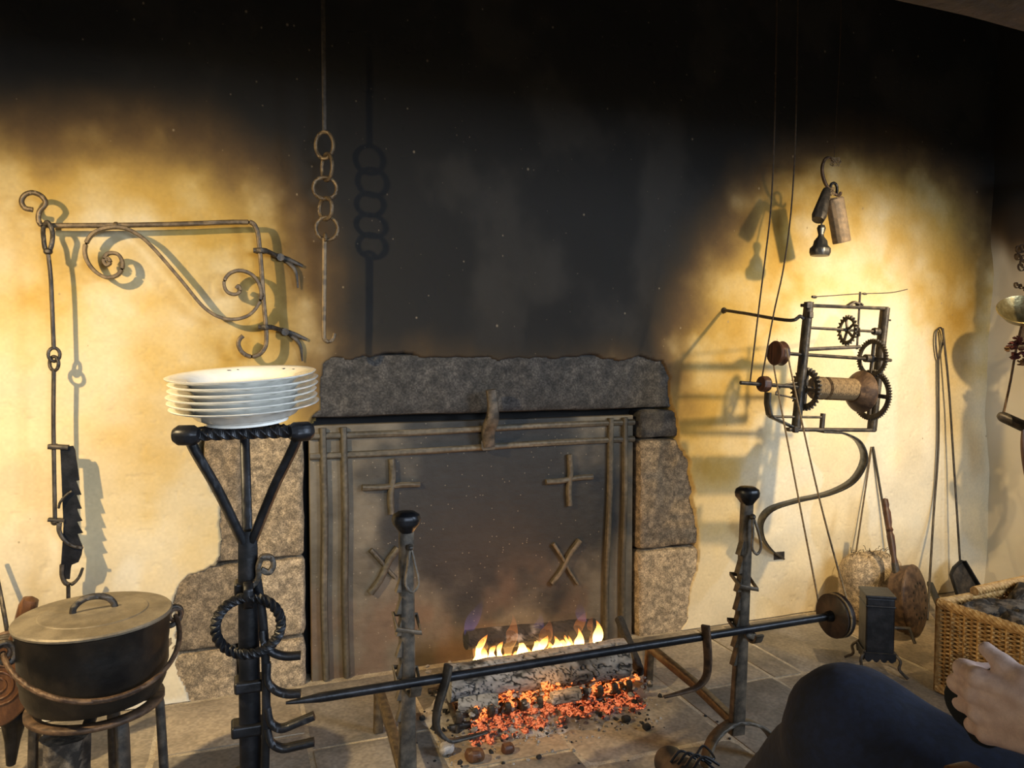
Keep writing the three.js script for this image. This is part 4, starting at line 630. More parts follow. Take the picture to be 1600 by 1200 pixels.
{
  const q = (x, y, z = JZ) => at(x, y, z), J = thing('roasting_jack', 'iron clockwork roasting jack with rope drum and gears on the wall', 'roasting jack', q(1305, 668));
  const D = q(1390, 563).sub(q(1232, 553)).normalize(), F = V(0, 0, 1), k = 0.00203;
  const post = (a, b) => bar(q(...a), q(...b), 0.024, 0.012, F);
  part('frame_post', sweep([q(1264, 472), q(1262, 490), q(1244, 668)], rect(0.030, 0.017), { w: F }), M.iron, J); part('frame_post', sweep([q(1383, 481), q(1362, 673)], rect(0.030, 0.017), { w: F }), M.iron, J);
  part('frame_bar', bar(q(1254, 477), q(1385, 482), 0.02, 0.010, F), M.iron, J); part('frame_bar', bar(q(1230, 671), q(1364, 672), 0.024, 0.011, F), M.iron, J);
  for (const [x, y] of [[1262, 477], [1243, 671], [1266, 492]]) { const p = q(x, y, JZ + 0.014); part('nut', rbox(0.016, 0.02, 0.014).translate(p.x, p.y, p.z), M.iron, J); }
  for (const [x, y] of [[1387, 500], [1388, 563]]) { const p = q(x, y); part('pin', rod(p.clone().addScaledVector(D, -0.02), p.clone().addScaledVector(D, 0.012), 0.003), M.iron, J); }
  part('shaft', rod(q(1262, 512), q(1384, 519), 0.0045), M.iron, J);
  part('crown_wheel', aimZ(gear(0.049, 22, 0.007, 5, 0.16, 0.82), D.clone().add(V(0, 0, 0.12)), q(1324, 516)), M.iron, J);
  part('pinion', aim(lathe([[0, -0.012], [0.011, -0.012], [0.013, -0.006], [0.009, 0], [0.013, 0.006], [0.011, 0.012], [0, 0.012]], 12), D, q(1369, 518)), M.iron, J);
  part('spindle', [rod(q(1344, 456), q(1339, 546), 0.0035), aim(lathe(Array.from({ length: 21 }, (_, i) => [i % 2 ? 0.0075 : 0.0048, -0.014 + i * 0.0014]), 12), V(-0.05, 1, 0), q(1341, 519))], M.iron, J);
  const fly = part('flyer', pathRod([q(1268, 464), q(1300, 462), q(1344, 459), q(1394, 457), q(1418, 452)], 0.0016, 30, { n: 6 }), M.iron, J);
  part('flyer_weight', aim(lathe([[0, -0.010], [0.004, -0.008], [0.005, 0], [0.004, 0.008], [0, 0.010]], 10), D, q(1272, 464)), M.iron, fly); part('flyer_weight', aim(lathe([[0, -0.010], [0.003, -0.008], [0.004, 0], [0.003, 0.008], [0, 0.010]], 10), D, q(1351, 459)), M.iron, fly);
  part('bearing', [sweep([q(1322, 480), q(1331, 474), q(1334, 472), q(1346, 477)], rect(0.018, 0.007), { w: F }), rbox(0.014, 0.012, 0.018).translate(...q(1342, 476).toArray())], M.iron, J);
  part('spindle_step', bar(q(1260, 546), q(1341, 542), 0.022, 0.011, F), M.iron, J);
  part('shaft', rod(q(1222, 552), q(1392, 563), 0.0055), M.iron, J);
  const pc = q(1216, 552), pu = part('pulley', aim(lathe([[0, -0.016], [0.035, -0.016], [0.038, -0.012], [0.033, 0], [0.033, 0.003], [0.038, 0.013], [0.035, 0.017], [0, 0.017]], 28), D, pc), M.darkWood, J, { label: 'dark wooden grooved pulley' });
  part('gear', aimZ(gear(0.064, 40, 0.008, 4, 0.07, 0.80), D, q(1363, 560)), M.iron, J);
  part('pinion', aim(lathe([[0, -0.014], [0.013, -0.014], [0.013, 0.014], [0, 0.014]], 12), D, q(1357, 560)), M.iron, J);
  part('shaft', rod(q(1157, 598), q(1368, 614), 0.006), M.iron, J);
  const sp = part('spool', aim(lathe([[0, -0.013], [0.022, -0.013], [0.0245, -0.008], [0.0245, 0.008], [0.022, 0.013], [0, 0.013]], 20), D, q(1194, 600)), M.darkWood, J, { label: 'small reddish wooden spool' });
  part('gear', aimZ(gear(0.068, 30, 0.009, 4, 0.14, 0.78), D, q(1259, 608)), M.iron, J);
  const d0 = q(1270, 606), d1 = q(1338, 612), dl = d1.distanceTo(d0), dp = [[0, 0], [0.03, 0]]; for (let i = 0; i <= 46; i++) dp.push([0.0335 + (i % 2 ? 0.0028 : 0) + (i > 10 && i < 13 ? -0.008 : 0), dl * (0.02 + 0.96 * i / 46)]); dp.push([0.03, dl], [0, dl]);
  part('rope_drum', aim(lathe(dp, 28, 0.4), D, d0), M.rope, J, { label: 'drum wound with pale rope' });
  part('drum_flange', aim(lathe([[0, -0.03], [0.036, -0.03], [0.046, -0.02], [0.062, -0.004], [0.068, 0.006], [0.066, 0.012], [0.02, 0.014], [0, 0.014]], 32), D, q(1343, 612)), M.rustIron, J);
  part('gear', aimZ(gear(0.083, 56, 0.008, 4, 0.06, 0.82), D, q(1361, 617)), M.iron, J);
  part('lower_strap', sweep([q(1200, 613), q(1199, 630), q(1202, 648), q(1206, 652), q(1240, 668)], rect(0.028, 0.006), { w: F }), M.steel, J);
  part('lower_rod', [rod(q(1203, 651), q(1287, 652), 0.004), bar(q(1286, 646), q(1284, 670), 0.014, 0.012, F)], M.iron, J);
  part('pawl', pathRod([q(1212, 614), q(1222, 603), q(1245, 598)], 0.0028, 10), M.iron, J); part('pawl', pathRod([q(1212, 616), q(1228, 619), q(1246, 624)], 0.0028, 10), M.iron, J);
  part('wall_stay', pathRod([at(1125, 487, -0.02), at(1130, 485, 0.014), at(1160, 489, 0.13), at(1241, 500, 0.385), at(1246, 497, 0.39), at(1250, 494, 0.395), at(1256, 498, 0.40)], 0.0055, 50), M.iron, J);
  part('stay_eye', ball(0.011, 1, 1, 1).translate(...at(1131, 485, 0.018).toArray()), M.iron, J);
  part('spring_bracket', sweep([at(1219, 869, 0.0), at(1204, 858, 0.03), at(1190, 836, 0.07), at(1190, 812, 0.11), at(1206, 795, 0.16), at(1245, 782, 0.22), at(1296, 770, 0.29), at(1333, 750, 0.35), at(1350, 718, 0.385), at(1341, 690, 0.40), at(1318, 677, 0.40), at(1300, 675, 0.40), at(1280, 674, 0.40)], rect(0.044, 0.006), { smooth: 70, w: V(-0.35, 0, 1) }), M.steel, J, { label: 'broad steel S-shaped strap holding the jack' });
  part('bracket_plate', rbox(0.05, 0.03, 0.006).translate(...at(1217, 868, 0.014).toArray()), M.iron, J);
}
// ---- cords
{
  const zc = 0.40;
  const cord = (pts, r, m, label, name = 'rope') => single(name, sweep(pts, circ(r, 6), { smooth: 60 }), m, label, 'rope', pts[pts.length - 1]);
  const a0 = at(1209, 562, zc), wl = wheelC.clone().add(V(0, -0.02, -0.047)), wr = wheelC.clone().add(V(0, 0.01, 0.0535));
  cord([at(1207, 556, zc - 0.03), at(1212, 590, 0.42), at(1246, 770, 0.54), wl], 0.0027, M.rope, 'rear run of drive cord from jack pulley to spit wheel');
  cord([at(1229, 545, zc + 0.036), at(1236, 580, 0.46), at(1280, 778, 0.66), wr], 0.0027, M.rope, 'front run of drive cord from jack pulley to spit wheel');
  const wav = (l) => l; srand(3);
  cord([at(1216, -190, 0.36), at(1213, 60, 0.36), at(1210, 210, 0.37), at(1204, 330, 0.375), at(1196, 400, 0.38), at(1186, 480, 0.39), at(1172, 598, 0.40)], 0.0026, M.darkRope, 'left dark weight rope running up from the jack into the chimney');
  cord([at(1250, -190, 0.36), at(1246, 60, 0.36), at(1243, 210, 0.37), at(1236, 330, 0.375), at(1224, 420, 0.385), at(1209, 490, 0.39), at(1191, 588, 0.40)], 0.0026, M.darkRope, 'right dark weight rope running up from the jack into the chimney');
}
// ---- weights hanging on a string
{
  const Z = 0.235, q = (x, y, z = Z) => at(1120 + x / 5, 200 + y / 5, z), W = thing('jack_weights', 'jack weights on a string: wooden cylinder, iron bell and cone', 'weight', q(880, 1000));
  part('string', pathRod([at(1316, -180, Z), at(1313, 60, Z), q(915, 250)], 0.0013, 20, { n: 6 }), M.darkRope, W);
  part('bow_hook', sweep([q(918, 262), q(880, 232), q(845, 245), q(823, 310), q(830, 380), q(858, 450), q(890, 490), q(930, 520), q(962, 522), q(968, 500)], circ(0.006, 8), { smooth: 50, scale: (t) => 1 - 0.45 * Math.abs(t - 0.5) }), M.rustIron, W);
  const kn = []; srand(8); for (let i = 0; i < 26; i++) kn.push(q(925 + rr(-40, 45), 260 + rr(-35, 40), Z + rr(-0.012, 0.012))); part('knot', sweep(kn, circ(0.0016, 5), { smooth: 110 }), M.rope, W);
  const kn2 = []; for (let i = 0; i < 30; i++) kn2.push(q(885 + rr(-40, 40), 520 + rr(-60, 50), Z + 0.012 + rr(-0.012, 0.012))); part('knot', sweep(kn2, circ(0.0018, 5), { smooth: 120 }), M.rope, W);
  part('iron_loop', sweep([q(905, 520), q(890, 450), q(910, 430), q(935, 450), q(938, 520)], circ(0.005, 7), { smooth: 24 }), M.blackIron, W);
  const cyl = (a, b, r, pr) => aim(lathe(pr(a.distanceTo(b), r), 28), b.clone().sub(a), a);
  part('wooden_cylinder', cyl(q(918, 545), q(978, 895), 0.030, (L, r) => [[0, 0], [r * 0.8, 0], [r, 0.006], [r, L - 0.004], [r * 0.95, L], [0, L]]), M.paleWood, W, { label: 'pale wooden cylinder' });
  part('iron_cone', cyl(q(860, 480, Z + 0.02), q(790, 720, Z + 0.045), 0.024, (L, r) => [[0, 0], [r * 0.5, 0], [r * 0.62, L * 0.1], [r, L * 0.85], [r * 0.8, L], [0, L]]), M.iron, W, { label: 'dark iron cone' });
  part('hanger', pathRod([q(880, 520, Z + 0.02), q(845, 640, Z + 0.02), q(816, 765, Z + 0.02)], 0.003, 10), M.iron, W);
  part('bell_weight', cyl(q(818, 760, Z + 0.02), q(804, 1005, Z + 0.02), 0.034, (L, r) => [[0, 0], [r * 0.3, 0.0], [r * 0.42, L * 0.1], [r * 0.26, L * 0.3], [r * 0.3, L * 0.36], [r * 0.62, L * 0.5], [r * 0.70, L * 0.64], [r * 0.98, L * 0.74], [r, L * 0.86], [r * 0.88, L * 0.97], [0, L]]), M.steel, W, { label: 'turned iron bell-shaped weight' });
}
// ================================================================ TOOLS ALONG THE RIGHT WALL
{
  const p0 = fl(1447, 972, 0); 
  single('poker', [pathRod([at(1466, 560, 0.03), at(1466, 700, 0.035), at(1459, 800, 0.045), fl(1449, 968, 0.003)], 0.0044, 30), sweep([at(1466, 562, 0.03), at(1462, 535, 0.03), at(1464, 516, 0.03), at(1470, 512, 0.03), at(1474, 524, 0.03), at(1471, 545, 0.03)], circ(0.0036, 7), { smooth: 30, closed: true })], M.iron, 'long plain iron poker with a looped eye leaning on the wall', 'poker', p0);
  const e = at(1500, 876, 0.10), s = thing('fire_shovel', 'thin handled iron fire shovel leaning on the wall behind the basket', 'shovel', fl(1530, 960, 0.0));
  part('handle', pathRod([at(1473, 513, 0.045), at(1482, 600, 0.055), at(1490, 720, 0.07), e], 0.0042, 30), M.iron, s);
  const f = [[1501, 875], [1489, 886], [1484, 898], [1503, 958], [1540, 945], [1534, 930]].map(([x, y], i) => at(x, y, 0.10 + [0, 0, 0.01, 0.06, 0.06, 0.05][i])), bl = (up) => { const c = f.map((p) => p.clone().add(V(0, 0, up))); return c; };
  const pos = [], idx = [], top = bl(0.004), bot = bl(-0.004); for (const p of [...top, ...bot]) pos.push(p.x, p.y, p.z); const n = f.length; for (let i = 1; i < n - 1; i++) { idx.push(0, i, i + 1, n, n + i + 1, n + i); } for (let i = 0; i < n; i++) { const j = (i + 1) % n; idx.push(i, n + i, n + j, i, n + j, j); }
  const g = new THREE.BufferGeometry(); g.setAttribute('position', new THREE.Float32BufferAttribute(pos, 3)); g.setIndex(idx); part('blade', fin(g, 0.5), M.iron, s);
  part('blade_edge', [sweep([f[0], f[5], f[4]].map((p) => p.clone().add(V(0, 0, 0.012))), rect(0.028, 0.005), { w: V(0, 0, 1) }), sweep([f[0], f[1], f[2], f[3]].map((p) => p.clone().add(V(0, 0, 0.006))), rect(0.014, 0.004), { w: V(0, 0, 1) })], M.blackIron, s);
  single('iron_bar', sweep([at(1453, 912, 0.08), fl(1484, 985, 0.01)], rect(0.022, 0.016), { w: V(1, 0, 0) }), M.blackIron, 'short black iron bar propped behind the basket corner', 'bar', fl(1484, 985, 0));
}
{ // warming pan with a turned handle, and the thin tongs beside it
  const c = V(2.225, 0.124, 0.325), axis = V(0.42, 0.14, 0.9).normalize(), w = thing('warming_pan', 'round iron warming pan with a turned wooden handle, standing on edge', 'warming pan', V(2.225, 0, 0.325));
  part('pan', aim(lathe([[0, -0.055], [0.095, -0.055], [0.112, -0.045], [0.119, -0.01], [0.120, 0.0], [0.122, 0.004], [0.120, 0.008], [0.108, 0.014], [0.065, 0.022], [0, 0.025]], 44), axis, c), M.rustIron, w);
  const u = V(0, 1, 0).addScaledVector(axis, -axis.y).normalize(), v = axis.clone().cross(u); srand(4);
  for (let i = 0; i < 14; i++) { const f = i / 14 * 2 * Math.PI, p = c.clone().addScaledVector(u, Math.cos(f) * 0.06).addScaledVector(v, Math.sin(f) * 0.06).addScaledVector(axis, 0.0225); part('vent_hole', aim(lathe([[0, 0], [0.0045, 0], [0.0045, 0.0014], [0, 0.0014]], 8), axis, p), M.blackIron, w); }
  const h0 = c.clone().add(at(1398, 890, 0.30).sub(c).multiplyScalar(0.92)), h1 = at(1382, 778, 0.20), hd = h1.clone().sub(h0), L = hd.length();
  part('socket', aim(lathe([[0, -0.03], [0.014, -0.03], [0.012, 0.03], [0, 0.03]], 12), hd, h0), M.iron, w);
  part('handle', aim(lathe([[0, 0.0], [0.010, 0.0], [0.011, L * 0.12], [0.0085, L * 0.2], [0.012, L * 0.32], [0.013, L * 0.48], [0.009, L * 0.53], [0.013, L * 0.56], [0.009, L * 0.6], [0.012, L * 0.66], [0.0135, L * 0.8], [0.010, L * 0.86], [0.0125, L * 0.9], [0.011, L * 0.98], [0, L]], 18), hd, h0), M.darkWood, w);
  const t = thing('thin_tongs', 'pair of thin iron tongs leaning together in a point on the wall', 'tongs', fl(1365, 985, 0));
  const down = (a, b) => a.clone().lerp(b, (a.y - 0.003) / (a.y - b.y)); part('leg', rod(at(1362, 698, 0.022), down(at(1362, 698, 0.022), at(1335, 881, 0.042)), 0.0032), M.brownIron, t); part('leg', rod(at(1364, 698, 0.022), down(at(1364, 698, 0.022), at(1395, 881, 0.05)), 0.0046), M.iron, t);
}
{ // boulder at the foot of the wall
  const c = at(1355, 935, 0.14), g = rough(0.23, 0.255, 0.17, 22, 22, 16, 0.016, 12, 0.08, 61); g.translate(c.x, 0.125, 0.155); single('boulder', g, M.jambStone[1], 'rough round pale stone at the foot of the wall behind the black box', 'stone', V(c.x, 0, 0.155));
  srand(66); const tufts = []; for (let i = 0; i < 70; i++) { const a = V(c.x + rr(-0.07, 0.075), 0.235 + rr(-0.014, 0.014), 0.155 + rr(-0.05, 0.06)), d = V(rr(-0.03, 0.03), rr(-0.004, 0.022), rr(-0.02, 0.03)); tufts.push(sweep([a, a.clone().addScaledVector(d, 0.5).add(V(0, 0.006, 0)), a.clone().add(d)], circ(0.0011, 4))); }
  single('dry_moss', tufts, M.darkRope, 'brown dry moss on top of the rough round stone', 'moss', V(c.x, 0.215, 0.155), null, { kind: 'stuff' });
}
{ // clockwork box on curved legs
  const c = V(1.878, 0.055, 0.505), b = local('clockwork_box', 'narrow dark grey iron clockwork box on curved legs with scalloped apron', 'spit motor', V(c.x, 0, c.z), -0.55);
  b.scale.setScalar(0.9); part('case', rbox(0.092, 0.195, 0.105, 0.006).translate(0, 0.168, 0), M.blackIron, b, { label: 'dark slate-coloured iron case' });
  part('cap', rbox(0.098, 0.012, 0.111, 0.004).translate(0, 0.268, 0), M.blackIron, b);
  part('band', rbox(0.096, 0.006, 0.109, 0.002).translate(0, 0.235, 0), M.blackIron, b);
  const scal = []; for (let i = 0; i <= 30; i++) scal.push([-0.055 + 0.11 * i / 30, -0.012 - 0.011 * Math.abs(Math.sin(i / 30 * Math.PI * 4))]); const ap = [[-0.055, 0.01], ...scal, [0.055, 0.01]];
  for (const [x, z, ry] of [[0, 0.056, 0], [0, -0.056, 0], [0.05, 0, Math.PI / 2], [-0.05, 0, Math.PI / 2]]) { const g = plate2d(ap.map(([u, v]) => [u * (ry ? 1.0 : 0.9), v]), 0.004, 0.0006); g.rotateY(ry); g.translate(x, 0.068, z); part('apron', g, M.blackIron, b); }
  for (const [x, z] of [[-0.05, 0.05], [0.05, 0.05], [0.05, -0.05], [-0.05, -0.05]]) part('leg', sweep([V(x * 0.9, 0.08, z * 0.9), V(x * 1.25, 0.055, z * 1.25), V(x * 1.2, 0.028, z * 1.2), V(x * 1.65, 0.0045, z * 1.6)], circ(0.005, 8), { smooth: 20 }), M.iron, b);
  part('winding_shaft', rod(V(0.046, 0.15, 0), V(0.11, 0.15, 0), 0.006), M.iron, b); part('winding_handle', rod(V(0.106, 0.15, 0), V(0.116, 0.11, 0.03), 0.0055), M.iron, b);
}
// ================================================================ THINGS HANGING AT THE RIGHT EDGE
{
  const Z = 0.38, hung = V(2.62, 1.35, 0.4);
  const b = thing('brass_ladle', 'shallow brass ladle bowl with broad iron handle hanging on the right', 'ladle', at(1592, 514, Z));
  const bc = at(1600, 484, Z), ax = V(-0.42, 0.80, 0.46).normalize();
  part('bowl', aim(lathe([[0, -0.050], [0.03, -0.046], [0.062, -0.028], [0.083, 0], [0.086, 0.002], [0.084, 0.004], [0.06, -0.022], [0.03, -0.041], [0, -0.045]], 44), ax, bc), M.brass, b);
  part('handle', sweep([bc.clone().add(V(0.075, 0.03, -0.02)), bc.clone().add(V(0.10, 0.08, -0.02)), bc.clone().add(V(0.11, 0.22, -0.01)), bc.clone().add(V(0.125, 0.44, 0.0)), bc.clone().add(V(0.13, 0.50, 0.0))], rect(0.05, 0.006), { smooth: 24, w: V(1, 0, 0.3) }), M.iron, b);
  const rail = thing('hanging_rail', 'iron rail on brackets under the hood on the right wall', 'rail', V(2.9, 1.62, 0.5));
  part('rail_bar', rod(V(2.80, 1.615, 0.33), V(2.80, 1.615, 0.85), 0.008), M.iron, rail); for (const z of [0.36, 0.8]) part('rail_bracket', rod(V(2.80, 1.615, z), V(2.985, 1.64, z), 0.007), M.iron, rail);
  const s = thing('basting_dipper', 'iron dipper with small cylindrical cup on a long thin handle', 'dipper', at(1582, 665, 0.36));
  part('handle', pathRod([V(2.80, 1.607, 0.345), at(1616, 430, 0.30), at(1590, 535, 0.31), at(1578, 600, 0.34), at(1568, 645, 0.36)], 0.0042, 30), M.rustIron, s);
  const c0 = at(1564, 650, 0.36), c1 = at(1599, 666, 0.40); part('cup', aim(lathe([[0, -0.012], [0.010, -0.010], [0.017, 0], [0.019, 0.01], [0.020, c0.distanceTo(c1)], [0.018, c0.distanceTo(c1)], [0.016, 0.012], [0, 0.004]], 24), c1.clone().sub(c0), c0), M.iron, s);
  const pl = thing('added_bread_peel', 'long dark wooden bread peel on a cord, added out of view to cast a shadow band', 'bread peel', V(2.59, 0.70, 0.5));  // unseen peel, added and sized to throw the upright shadow near the corner
  part('blade', plate2d([[-0.05, 0], [0.05, 0], [0.056, 0.05], [0.056, 0.36], [0.03, 0.42], [0.022, 0.44], [0.02, 0.74], [-0.02, 0.74], [-0.022, 0.44], [-0.03, 0.42], [-0.056, 0.36], [-0.056, 0.05]], 0.014, 0.003).translate(2.59, 0.70, 0.5), M.darkWood, pl); part('cord', rod(V(2.59, 1.43, 0.5), V(2.59, 2.6, 0.5), 0.0025, 6), M.darkRope, pl);
  // dried flowers
  const fl1 = thing('dried_flowers', 'bunch of dried dark red flowers hanging under the brass bowl', 'flowers', at(1592, 570, 0.34)); srand(91);
  const red = mat([0.20, 0.07, 0.08], [0.42, 0.20, 0.20], { rough: 0.9, seed: 201, tile: 0.03 }), straw = mat([0.36, 0.26, 0.17], [0.5, 0.38, 0.26], { rough: 0.9, seed: 203, tile: 0.05 });
  const head = (p, r, m) => { const pet = []; for (let i = 0; i < 16; i++) { const g = ball(r * 0.5, 1, 0.35, 0.7, 8); g.rotateX(rr(-1, 1)); g.rotateY(rr(0, 6.3)); g.translate(rr(-1, 1) * r * 0.6, rr(-1, 1) * r * 0.6, rr(-1, 1) * r * 0.6); g.translate(p.x, p.y, p.z); pet.push(g); } part('flower_head', pet, m, fl1); };
  for (const [x, y, z, r, k] of [[1580, 540, 0.34, 0.02, 0], [1592, 532, 0.35, 0.022, 0], [1602, 548, 0.33, 0.024, 0], [1586, 556, 0.35, 0.02, 0], [1598, 566, 0.34, 0.02, 1], [1608, 560, 0.36, 0.022, 1], [1574, 545, 0.33, 0.014, 1]]) head(at(x, y, z), r, k ? straw : red);
  for (let i = 0; i < 7; i++) part('stem', pathRod([at(1590 + i * 2, 545, 0.34), at(1606 + i, 480, 0.32), at(1618, 400, 0.33), V(2.80, 1.61, 0.36)], 0.0016, 16, { n: 5 }), straw, fl1);
  const fl2 = thing('dried_herbs', 'curly brown dried herb bunch hanging above the brass bowl', 'herbs', at(1600, 455, 0.30));
  for (let i = 0; i < 16; i++) { const p = at(1592 + rr(-8, 22), 402 + rr(-16, 52), 0.30 + rr(-0.02, 0.03)), r = rr(0.012, 0.02), l = []; for (let k = 0; k < 8; k++) l.push(V(p.x + Math.cos(k * 0.9) * r * (1 - k * 0.07), p.y + Math.sin(k * 0.9) * r * (1 - k * 0.07), p.z + k * 0.002)); part('curled_leaf', sweep(l, rect(0.008, 0.0016), { smooth: 18, w: V(0, 0, 1) }), M.darkRope, fl2); }
  part('stem', pathRod([at(1600, 455, 0.30), at(1612, 380, 0.32), V(2.80, 1.61, 0.35)], 0.003, 14), M.darkRope, fl2);
  const wd = thing('wooden_paddle', 'pale wooden paddle hanging on the right wall under the dipper', 'paddle', at(1604, 745, 0.3)); part('paddle', sweep([at(1600, 665, 0.30), at(1602, 700, 0.30), at(1604, 745, 0.30)], rect(0.03, 0.012), { smooth: 14, w: V(1, 0, 0.2), scale: (t) => 0.5 + Math.sin(t * 3.1) * 0.6 }), M.wood, wd); part('cord', pathRod([at(1600, 666, 0.30), at(1610, 500, 0.32), V(2.80, 1.61, 0.34)], 0.0014, 10, { n: 5 }), M.darkRope, wd);
}
// ================================================================ WICKER BASKET WITH PEAT
{
  const o = V(1.925, 0, 0.69), turn = 0.06, B = local('wicker_basket', 'pale wicker log basket with a fat rolled rim, filled with peat', 'basket', o, turn);
  const W = 0.50, Ln = 0.60, H = 0.262, X = V(1, 0, 0), rows = 40, wv = [];
  const stakesX = 13, stakesZ = 15, side = (fixed, axis, n, len) => { for (let i = 0; i <= n; i++) { const u = len * i / n, p = (y) => axis === 'z' ? V(fixed, y, u) : V(u, y, fixed); part('stake', rod(p(0.004), p(H), i === 0 || i === n ? 0.011 : 0.0055, 8), M.wicker, B); } };
  side(0, 'z', stakesZ, Ln); side(W, 'z', stakesZ, Ln); side(0, 'x', stakesX, W); side(Ln, 'x', stakesX, W);
  for (let r = 0; r < rows; r++) {
    const y = 0.018 + (H - 0.03) * r / (rows - 1), go = (fixed, axis, n, len, sgn) => { const pts = []; for (let i = 0; i <= n * 2; i++) { const u = len * i / (n * 2), k = Math.sin(i * Math.PI / 2 + r * Math.PI) * 0.0065; pts.push(axis === 'z' ? V(fixed + k, y + (i % 3 - 1) * 0.0003, u) : V(u, y, fixed + k)); } wv.push(sweep(pts, circ(0.0031, 5), { w: V(0, 1, 0), crease: 1.5 })); };
    go(0, 'z', stakesZ * 2, Ln); go(0, 'x', stakesX * 2, W); if (r % 2) { go(W, 'z', stakesZ * 2, Ln); go(Ln, 'x', stakesX * 2, W); }
  }
  part('weave', wv, M.wicker, B, { kind: 'stuff', label: 'fine wicker weave' });
  const roll = (a, b) => sweep(Array.from({ length: 50 }, (_, i) => a.clone().lerp(b, i / 49)), rect(0.026, 0.026, 0.3), { twist: 22, crease: 0.6 });
  const c = [V(0, H, 0), V(W, H, 0), V(W, H, Ln), V(0, H, Ln)]; for (let i = 0; i < 4; i++) { part('rim_roll', roll(c[i], c[(i + 1) % 4]), M.wicker, B); part('foot_roll', roll(c[i].clone().setY(0.013), c[(i + 1) % 4].clone().setY(0.013)), M.wicker, B); }
  part('divider', roll(V(0.13, H + 0.022, 0.012), V(W, H + 0.024, -0.002)), M.wicker, B); part('basket_floor', slab(0.01, W - 0.01, 0.006, 0.02, 0.01, Ln - 0.01), M.wicker, B);
  srand(101); const dir = new THREE.Quaternion().setFromAxisAngle(V(0, 1, 0), turn); let k = 0;
  const kinds = ['crumbly dark peat clod', 'grey-flecked peat clod'];
  for (let i = 0; i < 4; i++) for (let j = 0; j < 5; j++) { const r = rr(0.05, 0.064), p = V(0.075 + i * 0.115 + rr(-0.012, 0.012), H - 0.035 + rr(-0.01, 0.022), 0.075 + j * 0.112 + rr(-0.012, 0.012)).applyQuaternion(dir).add(o), g = rough(r * 2, r * 1.5, r * 2, 14, 12, 14, r * 0.55, 1.3 / r, r * 0.6, k++); g.translate(p.x, p.y, p.z); single('peat_clod', g, M.peat, 'crumbly dark grey peat clod heaped in the wicker basket', 'peat', V(p.x, p.y - r * 0.75, p.z), 'peat clods in the wicker basket'); }
}
// ================================================================ SEATED PERSON AND CHAIR
function nets(field, lo, hi, cell) {                            // naive surface nets over a signed distance field (negative inside)
  const nx = Math.ceil((hi.x - lo.x) / cell) + 1, ny = Math.ceil((hi.y - lo.y) / cell) + 1, nz = Math.ceil((hi.z - lo.z) / cell) + 1, f = new Float32Array(nx * ny * nz), id = (i, j, k) => (k * ny + j) * nx + i;
  for (let k = 0; k < nz; k++) for (let j = 0; j < ny; j++) for (let i = 0; i < nx; i++) f[id(i, j, k)] = field(lo.x + i * cell, lo.y + j * cell, lo.z + k * cell);
  const vi = new Int32Array(nx * ny * nz).fill(-1), pos = [], idx = [];
  for (let k = 0; k + 1 < nz; k++) for (let j = 0; j + 1 < ny; j++) for (let i = 0; i + 1 < nx; i++) {
    let c = 0, sx = 0, sy = 0, sz = 0, any = 0; const v = []; for (let q = 0; q < 8; q++) { const d = f[id(i + (q & 1), j + (q >> 1 & 1), k + (q >> 2))]; v.push(d); if (d < 0) any |= 1 << q; }
    if (any === 0 || any === 255) continue;
    for (let a = 0; a < 8; a++) for (const bit of [1, 2, 4]) { const b = a | bit; if (b === a) continue; if ((v[a] < 0) === (v[b] < 0)) continue; const t = v[a] / (v[a] - v[b]); sx += (a & 1) + (bit === 1 ? t : 0); sy += (a >> 1 & 1) + (bit === 2 ? t : 0); sz += (a >> 2) + (bit === 4 ? t : 0); c++; }
    vi[id(i, j, k)] = pos.length / 3; pos.push(lo.x + (i + sx / c) * cell, lo.y + (j + sy / c) * cell, lo.z + (k + sz / c) * cell);
  }
  const quad = (a, b, c, d, flip) => { if (a < 0 || b < 0 || c < 0 || d < 0) return; flip ? idx.push(a, c, b, a, d, c) : idx.push(a, b, c, a, c, d); };
  for (let k = 1; k + 1 < nz; k++) for (let j = 1; j + 1 < ny; j++) for (let i = 1; i + 1 < nx; i++) {
    const a = f[id(i, j, k)] < 0;
    if (a !== f[id(i + 1, j, k)] < 0) quad(vi[id(i, j - 1, k - 1)], vi[id(i, j, k - 1)], vi[id(i, j, k)], vi[id(i, j - 1, k)], !a);
    if (a !== f[id(i, j + 1, k)] < 0) quad(vi[id(i - 1, j, k - 1)], vi[id(i - 1, j, k)], vi[id(i, j, k)], vi[id(i, j, k - 1)], !a);
    if (a !== f[id(i, j, k + 1)] < 0) quad(vi[id(i - 1, j - 1, k)], vi[id(i, j - 1, k)], vi[id(i, j, k)], vi[id(i - 1, j, k)], !a);
  }
  const g = new THREE.BufferGeometry(); g.setAttribute('position', new THREE.Float32BufferAttribute(pos, 3)); g.setIndex(idx); g.computeVertexNormals(); return fin(g, null);
}
const cap = (x, y, z, a, b, ra, rb) => { const bx = b[0] - a[0], by = b[1] - a[1], bz = b[2] - a[2], t = clamp(((x - a[0]) * bx + (y - a[1]) * by + (z - a[2]) * bz) / (bx * bx + by * by + bz * bz || 1)); return Math.hypot(x - a[0] - bx * t, y - a[1] - by * t, z - a[2] - bz * t) - mix(ra, rb, t); };
const smin = (a, b, k) => { const h = Math.max(k - Math.abs(a - b), 0) / k; return Math.min(a, b) - h * h * k * 0.25; };
const chain = (bones, k) => (x, y, z) => { let d = 9; for (const [a, b, ra, rb] of bones) d = smin(d, cap(x, y, z, a, b, ra, rb), k); return d; };
